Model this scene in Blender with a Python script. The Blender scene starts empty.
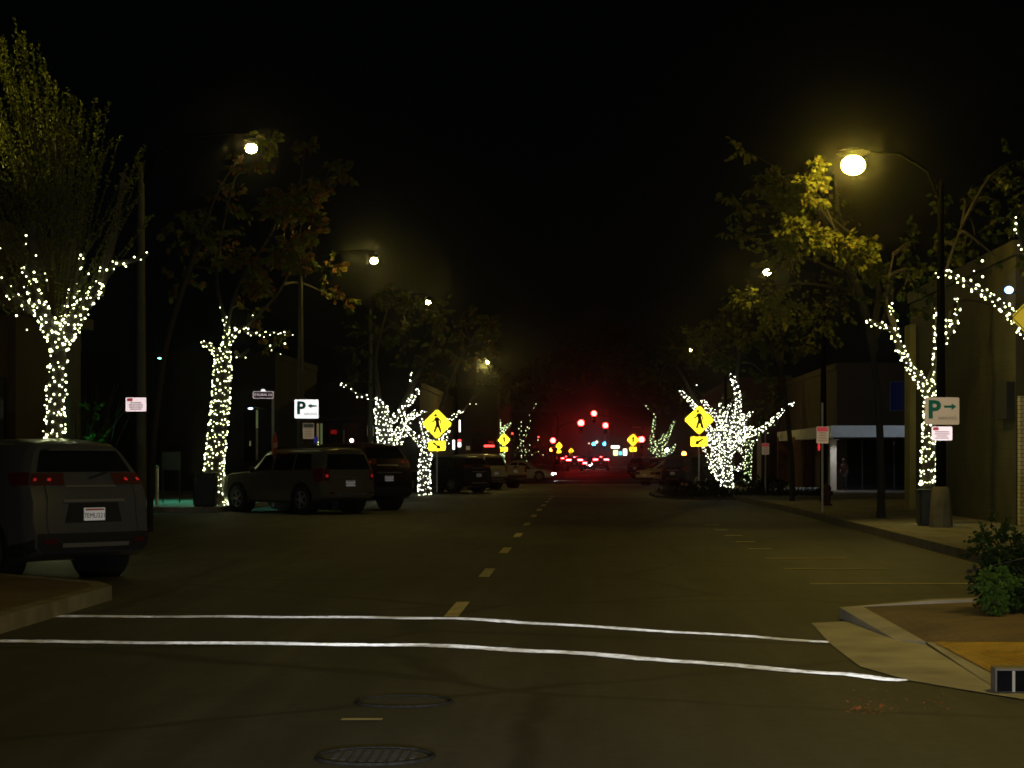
import bpy, math, random
import numpy as np
from mathutils import Vector, Matrix
random.seed(11)
R = random.random
U = random.uniform
PI = math.pi
sc = bpy.context.scene
COL = sc.collection

# ---------------------------------------------------------------- layout
F, VX, HY, EYE = 2100.0, 583.0, 456.0, 1.55
def gz(y):                       # the street dips a little beyond the first block
    t = min(max((y - 50) / 65, 0), 1); t = t * t * (3 - 2 * t)
    u = min(max((y - 150) / 250, 0), 1)
    return -0.22 * t + 0.22 * u
def px(x, y, d):                 # a direction from the eye and a distance -> metres
    s = F / d
    return Vector(((x - VX) / s, d, (HY - y) / s + EYE))
def gx(x, d):
    return (x - VX) * d / F

# ---------------------------------------------------------------- mesh helpers
class MB:
    def __init__(s): s.v = []; s.f = []
    def quad(s, a, b, c, d):
        n = len(s.v); s.v += [tuple(a), tuple(b), tuple(c), tuple(d)]; s.f.append((n, n+1, n+2, n+3))
    def poly(s, pts):
        n = len(s.v); s.v += [tuple(p) for p in pts]; s.f.append(tuple(range(n, n+len(pts))))
    def box(s, x0, x1, y0, y1, z0, z1, c=0.0):
        n = len(s.v)
        if c <= 0:
            s.v += [(x0,y0,z0),(x1,y0,z0),(x1,y1,z0),(x0,y1,z0),(x0,y0,z1),(x1,y0,z1),(x1,y1,z1),(x0,y1,z1)]
            s.f += [tuple(n+i for i in q) for q in ((3,2,1,0),(4,5,6,7),(0,1,5,4),(1,2,6,5),(2,3,7,6),(3,0,4,7))]
        else:
            o = [(x0+c,y0),(x1-c,y0),(x1,y0+c),(x1,y1-c),(x1-c,y1),(x0+c,y1),(x0,y1-c),(x0,y0+c)]
            s.prism([(p[0],p[1]) for p in o], z0, z1)
        return s
    def prism(s, pts, z0, z1):               # outline in XY, up z
        n = len(s.v); k = len(pts)
        s.v += [(p[0],p[1],z0) for p in pts] + [(p[0],p[1],z1) for p in pts]
        s.f.append(tuple(n+i for i in reversed(range(k)))); s.f.append(tuple(n+k+i for i in range(k)))
        for i in range(k):
            j = (i+1) % k; s.f.append((n+i, n+j, n+k+j, n+k+i))
        return s
    def plate(s, pts, y0, y1):               # outline in XZ (counter-clockwise seen from -Y), thickness along Y
        n = len(s.v); k = len(pts)
        s.v += [(p[0],y0,p[1]) for p in pts] + [(p[0],y1,p[1]) for p in pts]
        s.f.append(tuple(n+i for i in range(k))); s.f.append(tuple(n+k+i for i in reversed(range(k))))
        for i in range(k):
            j = (i+1) % k; s.f.append((n+j, n+i, n+k+i, n+k+j))
        return s
    def tube(s, pts, rad, seg=8, cap=True):
        pts = [Vector(p) for p in pts]
        if not hasattr(rad, '__len__'): rad = [rad]*len(pts)
        rings = []
        ref = None
        for i, p in enumerate(pts):
            t = (pts[min(i+1,len(pts)-1)] - pts[max(i-1,0)])
            if t.length < 1e-9: t = Vector((0,0,1))
            t.normalize()
            if ref is None: ref = Vector((1,0,0)) if abs(t.x) < .8 else Vector((0,1,0))
            a = (ref - t*ref.dot(t))
            if a.length < 1e-4: a = t.orthogonal()
            a.normalize(); ref = a
            b = t.cross(a)
            n = len(s.v)
            s.v += [tuple(p + (a*math.cos(2*PI*k/seg) + b*math.sin(2*PI*k/seg))*rad[i]) for k in range(seg)]
            rings.append(n)
        for q in range(len(rings)-1):
            for k in range(seg):
                j = (k+1) % seg
                s.f.append((rings[q]+k, rings[q]+j, rings[q+1]+j, rings[q+1]+k))
        if cap:
            s.f.append(tuple(rings[0]+k for k in reversed(range(seg)))); s.f.append(tuple(rings[-1]+k for k in range(seg)))
        return s
    def ball(s, c, r, nu=10, nv=6):
        if not hasattr(r, '__len__'): r = (r,r,r)
        n = len(s.v)
        s.v.append((c[0],c[1],c[2]-r[2]))
        for j in range(1,nv):
            th = -PI/2 + PI*j/nv
            for i in range(nu):
                s.v.append((c[0]+r[0]*math.cos(th)*math.cos(2*PI*i/nu), c[1]+r[1]*math.cos(th)*math.sin(2*PI*i/nu), c[2]+r[2]*math.sin(th)))
        s.v.append((c[0],c[1],c[2]+r[2]))
        top = len(s.v)-1
        for i in range(nu):
            k = (i+1)%nu
            s.f.append((n, n+1+k, n+1+i))
            for j in range(nv-2):
                a = n+1+j*nu
                s.f.append((a+i, a+k, a+nu+k, a+nu+i))
            a = n+1+(nv-2)*nu
            s.f.append((a+i, a+k, top))
        return s
    def grid(s, P):                          # P[i][j] points
        n = len(s.v); a = len(P); b = len(P[0])
        for row in P: s.v += [tuple(p) for p in row]
        for i in range(a-1):
            for j in range(b-1):
                s.f.append((n+i*b+j, n+i*b+j+1, n+(i+1)*b+j+1, n+(i+1)*b+j))
        return s
    def build(s, name, mat, parent=None, smooth=False, loc=None):
        me = bpy.data.meshes.new(name); me.from_pydata(s.v, [], s.f); me.validate(); 
        me.materials.append(mat)
        if smooth:
            me.polygons.foreach_set('use_smooth', [True]*len(me.polygons))
            try: me.set_sharp_from_angle(angle=math.radians(42))
            except Exception: pass
        me.update()
        o = bpy.data.objects.new(name, me); COL.objects.link(o)
        if parent: o.parent = parent
        if loc is not None: o.location = loc
        return o

def tag(o, label=None, cat=None, group=None, kind=None):
    if label: o['label'] = label
    if cat: o['category'] = cat
    if group: o['group'] = group
    if kind: o['kind'] = kind
    return o
def empty(name, loc, rz=0):
    o = bpy.data.objects.new(name, None); COL.objects.link(o)
    o.empty_display_size = .2; o.location = loc; o.rotation_euler = (0,0,rz); return o
def copy_tree(o, parent=None):
    c = o.copy(); COL.objects.link(c); c.parent = parent
    for ch in [q for q in bpy.data.objects if q.parent == o]: copy_tree(ch, c)
    return c
def text_mesh(body, size, ext=.002, bold=0):
    cu = bpy.data.curves.new('lettering', 'FONT'); cu.body = body; cu.size = size; cu.extrude = ext
    cu.offset = size*bold; cu.align_x = 'CENTER'; cu.align_y = 'CENTER'; cu.resolution_u = 3
    t = bpy.data.objects.new('lettering_curve', cu); COL.objects.link(t)
    bpy.context.view_layer.update()
    dg = bpy.context.evaluated_depsgraph_get()
    me = bpy.data.meshes.new_from_object(t.evaluated_get(dg))
    bpy.data.objects.remove(t); return me
def lettering(body, size, mat, parent, loc, sx=1.0, rz=0, ext=.002, bold=0):
    me = text_mesh(body, size, ext, bold); me.materials.clear(); me.materials.append(mat)
    o = bpy.data.objects.new('lettering', me); COL.objects.link(o); o.parent = parent
    o.location = loc; o.rotation_euler = (PI/2, 0, rz); o.scale = (sx, 1, 1); return o

# ---------------------------------------------------------------- materials
def mat(name, col, rough=.6, metal=0, var=.0, vscale=4.0, bump=0, bscale=40, coat=0, spec=.5, col2=None):
    m = bpy.data.materials.new(name); m.use_nodes = True
    nt = m.node_tree; b = nt.nodes['Principled BSDF']
    b.inputs['Base Color'].default_value = (*col, 1); b.inputs['Roughness'].default_value = rough
    b.inputs['Metallic'].default_value = metal; b.inputs['Coat Weight'].default_value = coat
    b.inputs['Specular IOR Level'].default_value = spec
    tc = nt.nodes.new('ShaderNodeTexCoord')
    if var or col2:
        n = nt.nodes.new('ShaderNodeTexNoise'); n.inputs['Scale'].default_value = vscale; n.inputs['Detail'].default_value = 6
        nt.links.new(tc.outputs['Object'], n.inputs['Vector'])
        r = nt.nodes.new('ShaderNodeValToRGB')
        r.color_ramp.elements[0].position = .3; r.color_ramp.elements[1].position = .7
        c2 = col2 or tuple(c*(1-var) for c in col)
        c1 = col if col2 else tuple(min(1, c*(1+var)) for c in col)
        r.color_ramp.elements[0].color = (*c2,1); r.color_ramp.elements[1].color = (*c1,1)
        nt.links.new(n.outputs['Fac'], r.inputs['Fac']); nt.links.new(r.outputs['Color'], b.inputs['Base Color'])
    if bump:
        n2 = nt.nodes.new('ShaderNodeTexNoise'); n2.inputs['Scale'].default_value = bscale; n2.inputs['Detail'].default_value = 4
        nt.links.new(tc.outputs['Object'], n2.inputs['Vector'])
        bp = nt.nodes.new('ShaderNodeBump'); bp.inputs['Strength'].default_value = bump; bp.inputs['Distance'].default_value = .02
        nt.links.new(n2.outputs['Fac'], bp.inputs['Height']); nt.links.new(bp.outputs['Normal'], b.inputs['Normal'])
    return m
def emit(name, col, strength, sampling='FRONT'):
    m = bpy.data.materials.new(name); m.use_nodes = True; nt = m.node_tree
    nt.nodes.remove(nt.nodes['Principled BSDF'])
    e = nt.nodes.new('ShaderNodeEmission'); e.inputs['Color'].default_value = (*col,1); e.inputs['Strength'].default_value = strength
    nt.links.new(e.outputs[0], nt.nodes['Material Output'].inputs['Surface'])
    try: m.cycles.emission_sampling = sampling
    except Exception: pass
    return m
def retro(name, col, rough=.14, gain=.8, worn=False):
    """Retroreflective sheeting or beaded paint: a lobe centred on the direction the light came from."""
    m = bpy.data.materials.new(name); m.use_nodes = True; nt = m.node_tree
    b = nt.nodes['Principled BSDF']; b.inputs['Base Color'].default_value = (*col,1); b.inputs['Roughness'].default_value = .5
    g = nt.nodes.new('ShaderNodeBsdfGlossy'); g.inputs['Roughness'].default_value = rough
    g.inputs['Color'].default_value = (*col,1)
    geo = nt.nodes.new('ShaderNodeNewGeometry'); nt.links.new(geo.outputs['Incoming'], g.inputs['Normal'])
    mx = nt.nodes.new('ShaderNodeMixShader'); mx.inputs[0].default_value = gain
    nt.links.new(b.outputs[0], mx.inputs[1]); nt.links.new(g.outputs[0], mx.inputs[2])
    out = nt.nodes['Material Output']
    if worn:
        tc = nt.nodes.new('ShaderNodeTexCoord')
        n = nt.nodes.new('ShaderNodeTexNoise'); n.inputs['Scale'].default_value = .7; n.inputs['Detail'].default_value = 9; n.inputs['Roughness'].default_value = .65
        nt.links.new(tc.outputs['Object'], n.inputs['Vector'])
        r = nt.nodes.new('ShaderNodeMapRange'); r.inputs[1].default_value = .42; r.inputs[2].default_value = .62; r.inputs[3].default_value = gain*.12; r.inputs[4].default_value = gain
        nt.links.new(n.outputs['Fac'], r.inputs[0]); nt.links.new(r.outputs[0], mx.inputs[0])
        b.inputs['Roughness'].default_value = .8
        n2 = nt.nodes.new('ShaderNodeTexNoise'); n2.inputs['Scale'].default_value = 14; n2.inputs['Detail'].default_value = 6
        nt.links.new(tc.outputs['Object'], n2.inputs['Vector'])
        rr = nt.nodes.new('ShaderNodeValToRGB'); rr.color_ramp.elements[0].position = .34; rr.color_ramp.elements[1].position = .52
        rr.color_ramp.elements[0].color = (col[0]*.45,col[1]*.43,col[2]*.36,1); rr.color_ramp.elements[1].color = (*col,1)
        nt.links.new(n2.outputs['Fac'], rr.inputs['Fac']); nt.links.new(rr.outputs['Color'], b.inputs['Base Color']); nt.links.new(rr.outputs['Color'], g.inputs['Color'])
    nt.links.new(mx.outputs[0], out.inputs['Surface'])
    return m
def leafmat(name, cols, trans=.35):
    m = bpy.data.materials.new(name); m.use_nodes = True; nt = m.node_tree
    b = nt.nodes['Principled BSDF']; b.inputs['Roughness'].default_value = .6; b.inputs['Specular IOR Level'].default_value = .15
    geo = nt.nodes.new('ShaderNodeNewGeometry'); r = nt.nodes.new('ShaderNodeValToRGB')
    els = r.color_ramp.elements
    while len(els) < len(cols): els.new(.5)
    for i, c in enumerate(cols):
        els[i].position = i/(len(cols)-1); els[i].color = (*c,1)
    nt.links.new(geo.outputs['Random Per Island'], r.inputs['Fac']); nt.links.new(r.outputs['Color'], b.inputs['Base Color'])
    t = nt.nodes.new('ShaderNodeBsdfTranslucent'); nt.links.new(r.outputs['Color'], t.inputs['Color'])
    mx = nt.nodes.new('ShaderNodeMixShader'); mx.inputs[0].default_value = trans
    nt.links.new(b.outputs[0], mx.inputs[1]); nt.links.new(t.outputs[0], mx.inputs[2])
    nt.links.new(mx.outputs[0], nt.nodes['Material Output'].inputs['Surface'])
    return m

def asphalt_mat():
    m = bpy.data.materials.new('asphalt'); m.use_nodes = True; nt = m.node_tree; b = nt.nodes['Principled BSDF']
    L = nt.links.new; tc = nt.nodes.new('ShaderNodeTexCoord')
    def noise(scale, detail=6, rough=.6, stretch=None):
        n = nt.nodes.new('ShaderNodeTexNoise'); n.inputs['Scale'].default_value = scale; n.inputs['Detail'].default_value = detail; n.inputs['Roughness'].default_value = rough
        if stretch:
            mp = nt.nodes.new('ShaderNodeMapping'); mp.inputs['Scale'].default_value = stretch
            L(tc.outputs['Object'], mp.inputs['Vector']); L(mp.outputs[0], n.inputs['Vector'])
        else: L(tc.outputs['Object'], n.inputs['Vector'])
        return n
    n1 = noise(.35, 7, .6, (1.0, .35, 1)); n2 = noise(90, 3, .7); n3 = noise(1.6, 6, .6, (2.2, .22, 1))
    r = nt.nodes.new('ShaderNodeValToRGB'); r.color_ramp.elements[0].position = .3; r.color_ramp.elements[1].position = .72
    r.color_ramp.elements[0].color = (.023,.023,.021,1); r.color_ramp.elements[1].color = (.066,.064,.057,1)  # asphalt tone patches, contrast also raised to suggest pools of light
    L(n1.outputs['Fac'], r.inputs['Fac'])
    def mulmix(colsock, facnode, lo, hi, a, bb):
        mr = nt.nodes.new('ShaderNodeMapRange'); mr.inputs[1].default_value = lo; mr.inputs[2].default_value = hi; mr.inputs[3].default_value = a; mr.inputs[4].default_value = bb
        L(facnode.outputs['Fac'], mr.inputs[0])
        mx = nt.nodes.new('ShaderNodeMix'); mx.data_type = 'RGBA'; mx.blend_type = 'MULTIPLY'; mx.inputs[0].default_value = 1
        L(colsock, mx.inputs[6]); L(mr.outputs[0], mx.inputs[7]); return mx.outputs[2]
    c = mulmix(r.outputs['Color'], n2, .3, .7, .65, 1.35)
    c = mulmix(c, n3, .35, .65, .74, 1.2)
    n4 = noise(.9, 5, .6, (1.0, .03, 1)); c = mulmix(c, n4, .38, .62, .72, 1.22)
    n5 = noise(7, 6, .7); c = mulmix(c, n5, .3, .7, .75, 1.25)
    # cracks sealed with dark tar
    vo = nt.nodes.new('ShaderNodeTexVoronoi'); vo.feature = 'DISTANCE_TO_EDGE'; vo.inputs['Scale'].default_value = .28
    mp = nt.nodes.new('ShaderNodeMapping'); nw = noise(1.3, 5); mxv = nt.nodes.new('ShaderNodeMix'); mxv.data_type = 'VECTOR'; mxv.inputs[0].default_value = .22
    L(tc.outputs['Object'], mxv.inputs[4]); L(nw.outputs['Color'], mxv.inputs[5]); L(mxv.outputs[1], vo.inputs['Vector'])
    mr = nt.nodes.new('ShaderNodeMapRange'); mr.inputs[1].default_value = .006; mr.inputs[2].default_value = .02; mr.inputs[3].default_value = .42; mr.inputs[4].default_value = 1
    L(vo.outputs['Distance'], mr.inputs[0])
    mx = nt.nodes.new('ShaderNodeMix'); mx.data_type = 'RGBA'; mx.blend_type = 'MULTIPLY'; mx.inputs[0].default_value = 1
    L(c, mx.inputs[6]); L(mr.outputs[0], mx.inputs[7])
    L(mx.outputs[2], b.inputs['Base Color'])
    b.inputs['Roughness'].default_value = .66; b.inputs['Specular IOR Level'].default_value = .4
    bp = nt.nodes.new('ShaderNodeBump'); bp.inputs['Strength'].default_value = .5; bp.inputs['Distance'].default_value = .01
    L(n2.outputs['Fac'], bp.inputs['Height']); L(bp.outputs['Normal'], b.inputs['Normal'])
    return m
def brick_mat(name, c1, c2, mortar, scale, rot=(0,0,0), w=.5, h=.25, ms=.02, rough=.8, bump=.4):
    m = bpy.data.materials.new(name); m.use_nodes = True; nt = m.node_tree; b = nt.nodes['Principled BSDF']; L = nt.links.new
    tc = nt.nodes.new('ShaderNodeTexCoord'); mp = nt.nodes.new('ShaderNodeMapping'); mp.inputs['Rotation'].default_value = rot
    L(tc.outputs['Object'], mp.inputs['Vector'])
    br = nt.nodes.new('ShaderNodeTexBrick'); br.inputs['Scale'].default_value = scale; br.inputs['Brick Width'].default_value = w; br.inputs['Row Height'].default_value = h; br.inputs['Mortar Size'].default_value = ms
    br.inputs['Color1'].default_value = (*c1,1); br.inputs['Color2'].default_value = (*c2,1); br.inputs['Mortar'].default_value = (*mortar,1)
    L(mp.outputs[0], br.inputs['Vector'])
    n = nt.nodes.new('ShaderNodeTexNoise'); n.inputs['Scale'].default_value = 1.3; n.inputs['Detail'].default_value = 8; L(tc.outputs['Object'], n.inputs['Vector'])
    mr = nt.nodes.new('ShaderNodeMapRange'); mr.inputs[1].default_value = .3; mr.inputs[2].default_value = .7; mr.inputs[3].default_value = .6; mr.inputs[4].default_value = 1.2; L(n.outputs['Fac'], mr.inputs[0])
    mx = nt.nodes.new('ShaderNodeMix'); mx.data_type = 'RGBA'; mx.blend_type = 'MULTIPLY'; mx.inputs[0].default_value = 1
    L(br.outputs['Color'], mx.inputs[6]); L(mr.outputs[0], mx.inputs[7]); L(mx.outputs[2], b.inputs['Base Color'])
    bp = nt.nodes.new('ShaderNodeBump'); bp.inputs['Strength'].default_value = bump; bp.inputs['Distance'].default_value = .01; bp.invert = True
    L(br.outputs['Fac'], bp.inputs['Height']); L(bp.outputs['Normal'], b.inputs['Normal']); b.inputs['Roughness'].default_value = rough
    return m

M = {}
M['asphalt'] = asphalt_mat()
M['concrete'] = mat('concrete', (.34,.31,.25), .85, var=.3, vscale=1.7, bump=.3, bscale=60)
M['walk'] = brick_mat('sidewalk_slabs', (.26,.23,.19), (.22,.20,.17), (.10,.09,.08), 1.0, w=1.5, h=1.5, ms=.02)
M['paver'] = brick_mat('brick_paving', (.16,.105,.06), (.125,.085,.05), (.09,.075,.05), 1.0, w=.22, h=.11, ms=.008)
M['post_base'] = mat('post_base', (.13,.115,.075), .9, var=.3, vscale=3, bump=.3)
M['kerb'] = mat('kerb_concrete', (.19,.17,.13), .85, var=.3, vscale=2.5, bump=.3, bscale=50)
M['kerb_dark'] = mat('kerb_black_paint', (.008,.008,.009), .9, var=.4, vscale=6, spec=0)
M['dome'] = mat('tactile_yellow', (.36,.21,.015), .65, var=.25, vscale=5)
M['paint'] = retro('road_paint_white', (.80,.80,.78), .40, .35, worn=True)
M['paint_dull'] = mat('road_paint_old', (.72,.64,.40), .8, col2=(.38,.33,.18), vscale=3)
M['stall_paint'] = mat('stall_paint', (.82,.76,.50), .8, col2=(.62,.55,.30), vscale=4)
M['steel'] = mat('galvanised_steel', (.36,.37,.34), .55, .3, var=.15, vscale=8)
M['pole'] = mat('painted_pole', (.05,.047,.033), .8, .0, var=.2, vscale=3, spec=.2)
M['lamp_metal'] = mat('lamp_dark_metal', (.0035,.0035,.003), .95, 0, spec=.0)
M['dark_metal'] = mat('dark_metal', (.03,.03,.032), .5, .4, var=.3, vscale=10)
M['black'] = mat('black_plastic', (.014,.014,.015), .6, var=.2, vscale=20, spec=.3)
M['rubber'] = mat('tyre_rubber', (.02,.02,.02), .85, bump=.3, bscale=80)
M['alloy'] = mat('alloy_rim', (.42,.41,.40), .35, .8)
M['glass'] = mat('dark_glass', (.008,.009,.010), .07, 0, spec=.6)
M['bark'] = mat('bark', (.045,.036,.024), .9, var=.45, vscale=7, bump=.8, bscale=22)
M['bark_dark'] = mat('dark_bark', (.013,.010,.008), .95, var=.4, vscale=7, bump=.8, bscale=22)
M['cord'] = mat('green_cord', (.02,.04,.02), .6, var=.2)
M['leaf'] = leafmat('leaf_green', [(.03,.05,.008),(.05,.07,.012),(.06,.07,.012),(.06,.045,.012)])
M['leaf_autumn'] = leafmat('leaf_turning', [(.06,.10,.015),(.10,.13,.02),(.13,.12,.02),(.16,.07,.02),(.12,.05,.02)])
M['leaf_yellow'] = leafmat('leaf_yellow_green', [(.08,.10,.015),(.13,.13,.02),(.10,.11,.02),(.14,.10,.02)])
M['leaf_willow'] = leafmat('leaf_willow', [(.08,.10,.010),(.12,.13,.012),(.10,.11,.010)])
M['leaf_shrub'] = leafmat('leaf_shrub', [(.012,.026,.006),(.022,.042,.009),(.016,.026,.006)])
M['leaf_lime'] = leafmat('leaf_lime', [(.06,.12,.018),(.09,.16,.025)])
M['leaf_red'] = leafmat('leaf_red', [(.06,.010,.010),(.08,.014,.012),(.04,.008,.008)])
M['soil'] = mat('soil', (.06,.045,.03), .95, var=.5, vscale=6, bump=.8, bscale=25)
M['white_retro'] = retro('white_sheeting', (.86,.85,.82), .15, .11)
M['plate_white'] = retro('plate_sheeting', (.5,.48,.45), .2, .03)
M['white_dull'] = retro('aged_white_sheeting', (.60,.44,.27), .2, .045)
M['pink_retro'] = retro('faded_white_sheeting', (.90,.70,.70), .15, .07)
M['yellow_retro'] = retro('yellow_sheeting', (.90,.66,.02), .15, .45)
M['yellow_far'] = retro('yellow_sheeting_far', (.90,.66,.02), .105, .65)
M['yellow_farther'] = retro('yellow_sheeting_farther', (.90,.66,.02), .08, .7)
M['yellow_dull'] = retro('aged_yellow_sheeting', (.72,.50,.03), .2, .07)
M['red_retro'] = retro('red_sheeting', (.5,.04,.05), .15, .035)
M['red_lens'] = retro('red_reflector', (.035,.002,.002), .12, .004)
M['red_spot'] = retro('red_reflector_spot', (.6,.02,.02), .14, .022)
M['green_ink'] = mat('green_ink', (.0,.34,.24), .6)
M['black_ink'] = mat('black_ink', (.012,.012,.01), .6)
M['grey_ink'] = mat('grey_ink', (.25,.27,.22), .7)
M['red_ink'] = mat('red_ink', (.5,.12,.10), .7)
M['brown_sign'] = mat('dark_street_sign', (.02,.008,.014), .7, spec=.1)
M['stucco'] = mat('green_beige_stucco', (.34,.31,.09), .9, var=.25, vscale=1.2, bump=.4, bscale=60)
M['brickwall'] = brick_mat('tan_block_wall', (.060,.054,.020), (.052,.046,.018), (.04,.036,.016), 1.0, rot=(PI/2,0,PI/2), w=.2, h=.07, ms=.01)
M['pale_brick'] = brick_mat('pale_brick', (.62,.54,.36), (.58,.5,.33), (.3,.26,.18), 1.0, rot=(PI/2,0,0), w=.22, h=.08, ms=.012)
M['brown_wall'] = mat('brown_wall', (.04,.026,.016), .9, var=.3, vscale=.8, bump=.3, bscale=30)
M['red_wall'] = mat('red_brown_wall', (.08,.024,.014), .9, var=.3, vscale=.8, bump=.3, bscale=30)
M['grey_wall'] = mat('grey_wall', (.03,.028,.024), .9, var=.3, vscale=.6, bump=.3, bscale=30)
M['fascia'] = mat('pale_fascia', (.66,.70,.72), .7, var=.12, vscale=2)
M['cream'] = mat('cream_paint', (.55,.50,.40), .8, var=.1)
M['ochre'] = mat('ochre_paint', (.30,.15,.05), .85, var=.15)
M['person_skin'] = mat('skin', (.16,.09,.06), .6)
M['hair'] = mat('hair', (.015,.012,.01), .6)
M['cloth_red'] = mat('rust_cloth', (.07,.025,.015), .9, var=.2, vscale=20)
M['cloth_dark'] = mat('dark_cloth', (.03,.03,.035), .9, var=.2, vscale=20)
M['trash'] = mat('bin_dark_green', (.012,.016,.013), .6, var=.2, vscale=8)
M['iron'] = mat('cast_iron', (.03,.029,.026), .95, 0, spec=.05, var=.4, vscale=30, bump=.5, bscale=40)
M['lid_worn'] = mat('worn_lid', (.038,.036,.032), .9, var=.3, vscale=12, bump=.3)
M['hydrant'] = mat('hydrant_red', (.05,.009,.008), .7, var=.2)
def paint(name, c, metal=.35): return mat('paint_'+name, c, .3, metal, coat=.6, var=.05, vscale=1)

SODIUM = (1.0, .76, .18)
M['bulb'] = emit('string_bulb', (.94, 1.0, .50), 10)
M['bulb_cool'] = emit('string_bulb_cool', (.96, 1.0, .72), 11)
M['bulb_far'] = emit('string_bulb_far', (.75, 1.0, .45), 3)
M['red_light'] = emit('red_signal', (1.0, .020, .017), 62)
M['red_light_dim'] = emit('red_signal_dim', (1.0, .06, .04), 4)
M['green_light'] = emit('green_signal', (.03, .5, .75), 22)
M['amber_light'] = emit('amber_signal', (1.0, .16, .02), 30)
M['tail'] = emit('tail_lit', (1.0, .026, .032), 80)
M['head'] = emit('headlight_lit', (.92, .95, 1.0), 60)
M['blue_lamp'] = emit('blue_lamp', (.12, .25, 1.0), 18)
M['white_sign'] = emit('lit_white_sign', (1.0, .93, .8), 3.2)
M['yellow_sign'] = emit('lit_warm_sign', (1.0, .75, .35), 2.2)
M['teal_sign'] = emit('lit_teal_sign', (.1, .7, .9), 1.8)
M['red_neon'] = emit('red_neon', (1.0, .05, .04), 4.5)
M['red_neon_dim'] = emit('red_neon_dim', (1.0, .03, .03), .12)
M['blue_panel'] = emit('blue_panel', (.10, .12, .9), .10)
M['pane_lit'] = emit('lit_pane', (1.0, .8, .4), .10)
M['pane_green'] = emit('lit_pane_green', (.7, .9, .35), .10)

# ---------------------------------------------------------------- world, camera, moonlight
w = bpy.data.worlds.new('World'); sc.world = w; w.use_nodes = True
nt = w.node_tree; bg = nt.nodes['Background']
sky = nt.nodes.new('ShaderNodeTexSky'); sky.sky_type = 'NISHITA'; sky.sun_disc = False
sky.sun_elevation = math.radians(38); sky.sun_rotation = math.radians(200)
nt.links.new(sky.outputs[0], bg.inputs['Color']); bg.inputs['Strength'].default_value = .00010
moon = bpy.data.lights.new('moon', 'SUN'); moon.energy = .0016; moon.angle = math.radians(.5); moon.color = (1,.95,.85)
mo = bpy.data.objects.new('moon', moon); COL.objects.link(mo)
_dir = Vector((-math.sin(math.radians(200))*math.cos(math.radians(38)), -math.cos(math.radians(200))*math.cos(math.radians(38)), -math.sin(math.radians(38))))
mo.rotation_euler = _dir.to_track_quat('-Z','Y').to_euler()
cam = bpy.data.cameras.new('camera'); co = bpy.data.objects.new('camera', cam); COL.objects.link(co)
co.location = (0,0,EYE); co.rotation_euler = (PI/2,0,0)
cam.sensor_width = 36; cam.lens = F/1024*36; cam.clip_end = 3000; cam.clip_start = .1
cam.shift_x = (512-VX)/1024; cam.shift_y = (HY-384)/1024
sc.camera = co
sc.view_settings.view_transform = 'Standard'; sc.view_settings.look = 'None'; sc.view_settings.exposure = 0; sc.view_settings.gamma = 1
cy = sc.cycles
cy.use_denoising = True; cy.sample_clamp_indirect = 2.0; cy.sample_clamp_direct = 0; cy.max_bounces = 5; cy.diffuse_bounces = 2; cy.glossy_bounces = 3; cy.transmission_bounces = 3
cy.filter_width = 1.7
try: cy.use_light_tree = True
except Exception: pass
# added low beams of an assumed car at the eye (what the sign sheeting and the beaded paint throw back)
for sx in (-.6, .6):
    h = bpy.data.lights.new('headlight', 'SPOT'); h.energy = 2300; h.spot_size = math.radians(40); h.spot_blend = 1; h.shadow_soft_size = .06; h.color = (.95,.97,1)
    ho = bpy.data.objects.new('headlight', h); COL.objects.link(ho); ho.location = (sx, .9, .72); ho.rotation_euler = (math.radians(92),0,0)

# ---------------------------------------------------------------- ground
def ysamples(y0, y1):
    st = 4.0
    n = max(1, int(math.ceil((y1-y0)/st)))
    return [y0 + (y1-y0)*i/n for i in range(n+1)]
def sheet(x0, x1, y0, y1, dz, name, m, nx=1):
    b = MB(); ys = ysamples(y0, y1)
    b.grid([[(x0+(x1-x0)*j/nx, y, gz(y)+dz) for j in range(nx+1)] for y in ys])
    for i, f in enumerate(b.f): b.f[i] = f
    return b.build(name, m)
def slab(x0, x1, y0, y1, h, name, m, parent=None):
    b = MB(); ys = ysamples(y0, y1)
    b.grid([[(x0,y,gz(y)-.2),(x0,y,gz(y)+h),(x1,y,gz(y)+h),(x1,y,gz(y)-.2)] for y in ys])
    for y in (y0, y1): b.quad((x0,y,gz(y)-.2),(x1,y,gz(y)-.2),(x1,y,gz(y)+h),(x0,y,gz(y)+h))
    return b.build(name, m, parent)
tag(sheet(-320, 320, -60, 900, 0, 'road', M['asphalt'], 4), 'dark worn asphalt of the wide street', None, None, 'structure')
# pavements with kerbs
def pave(name, x0, x1, y0, y1, kx=None, m='walk'):
    o = slab(x0, x1, y0, y1, .15, name, M[m]); tag(o, kind='structure')
    if kx is not None:
        a, b_ = (x1, x1+.16) if kx > 0 else (x0-.16, x0)
        tag(slab(a, b_, y0, y1, .153, 'kerb', M['kerb']), kind='structure')
pave('sidewalk', -60, -10.16, 57.6, 200, 1)
pave('sidewalk', -60, -10.16, 28.2, 46, 1)
tag(slab(-60, -10.0, 57.4, 57.6, .153, 'kerb', M['kerb']), kind='structure')
pave('sidewalk', 5.86, 60, 21.6, 200, -1)
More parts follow.
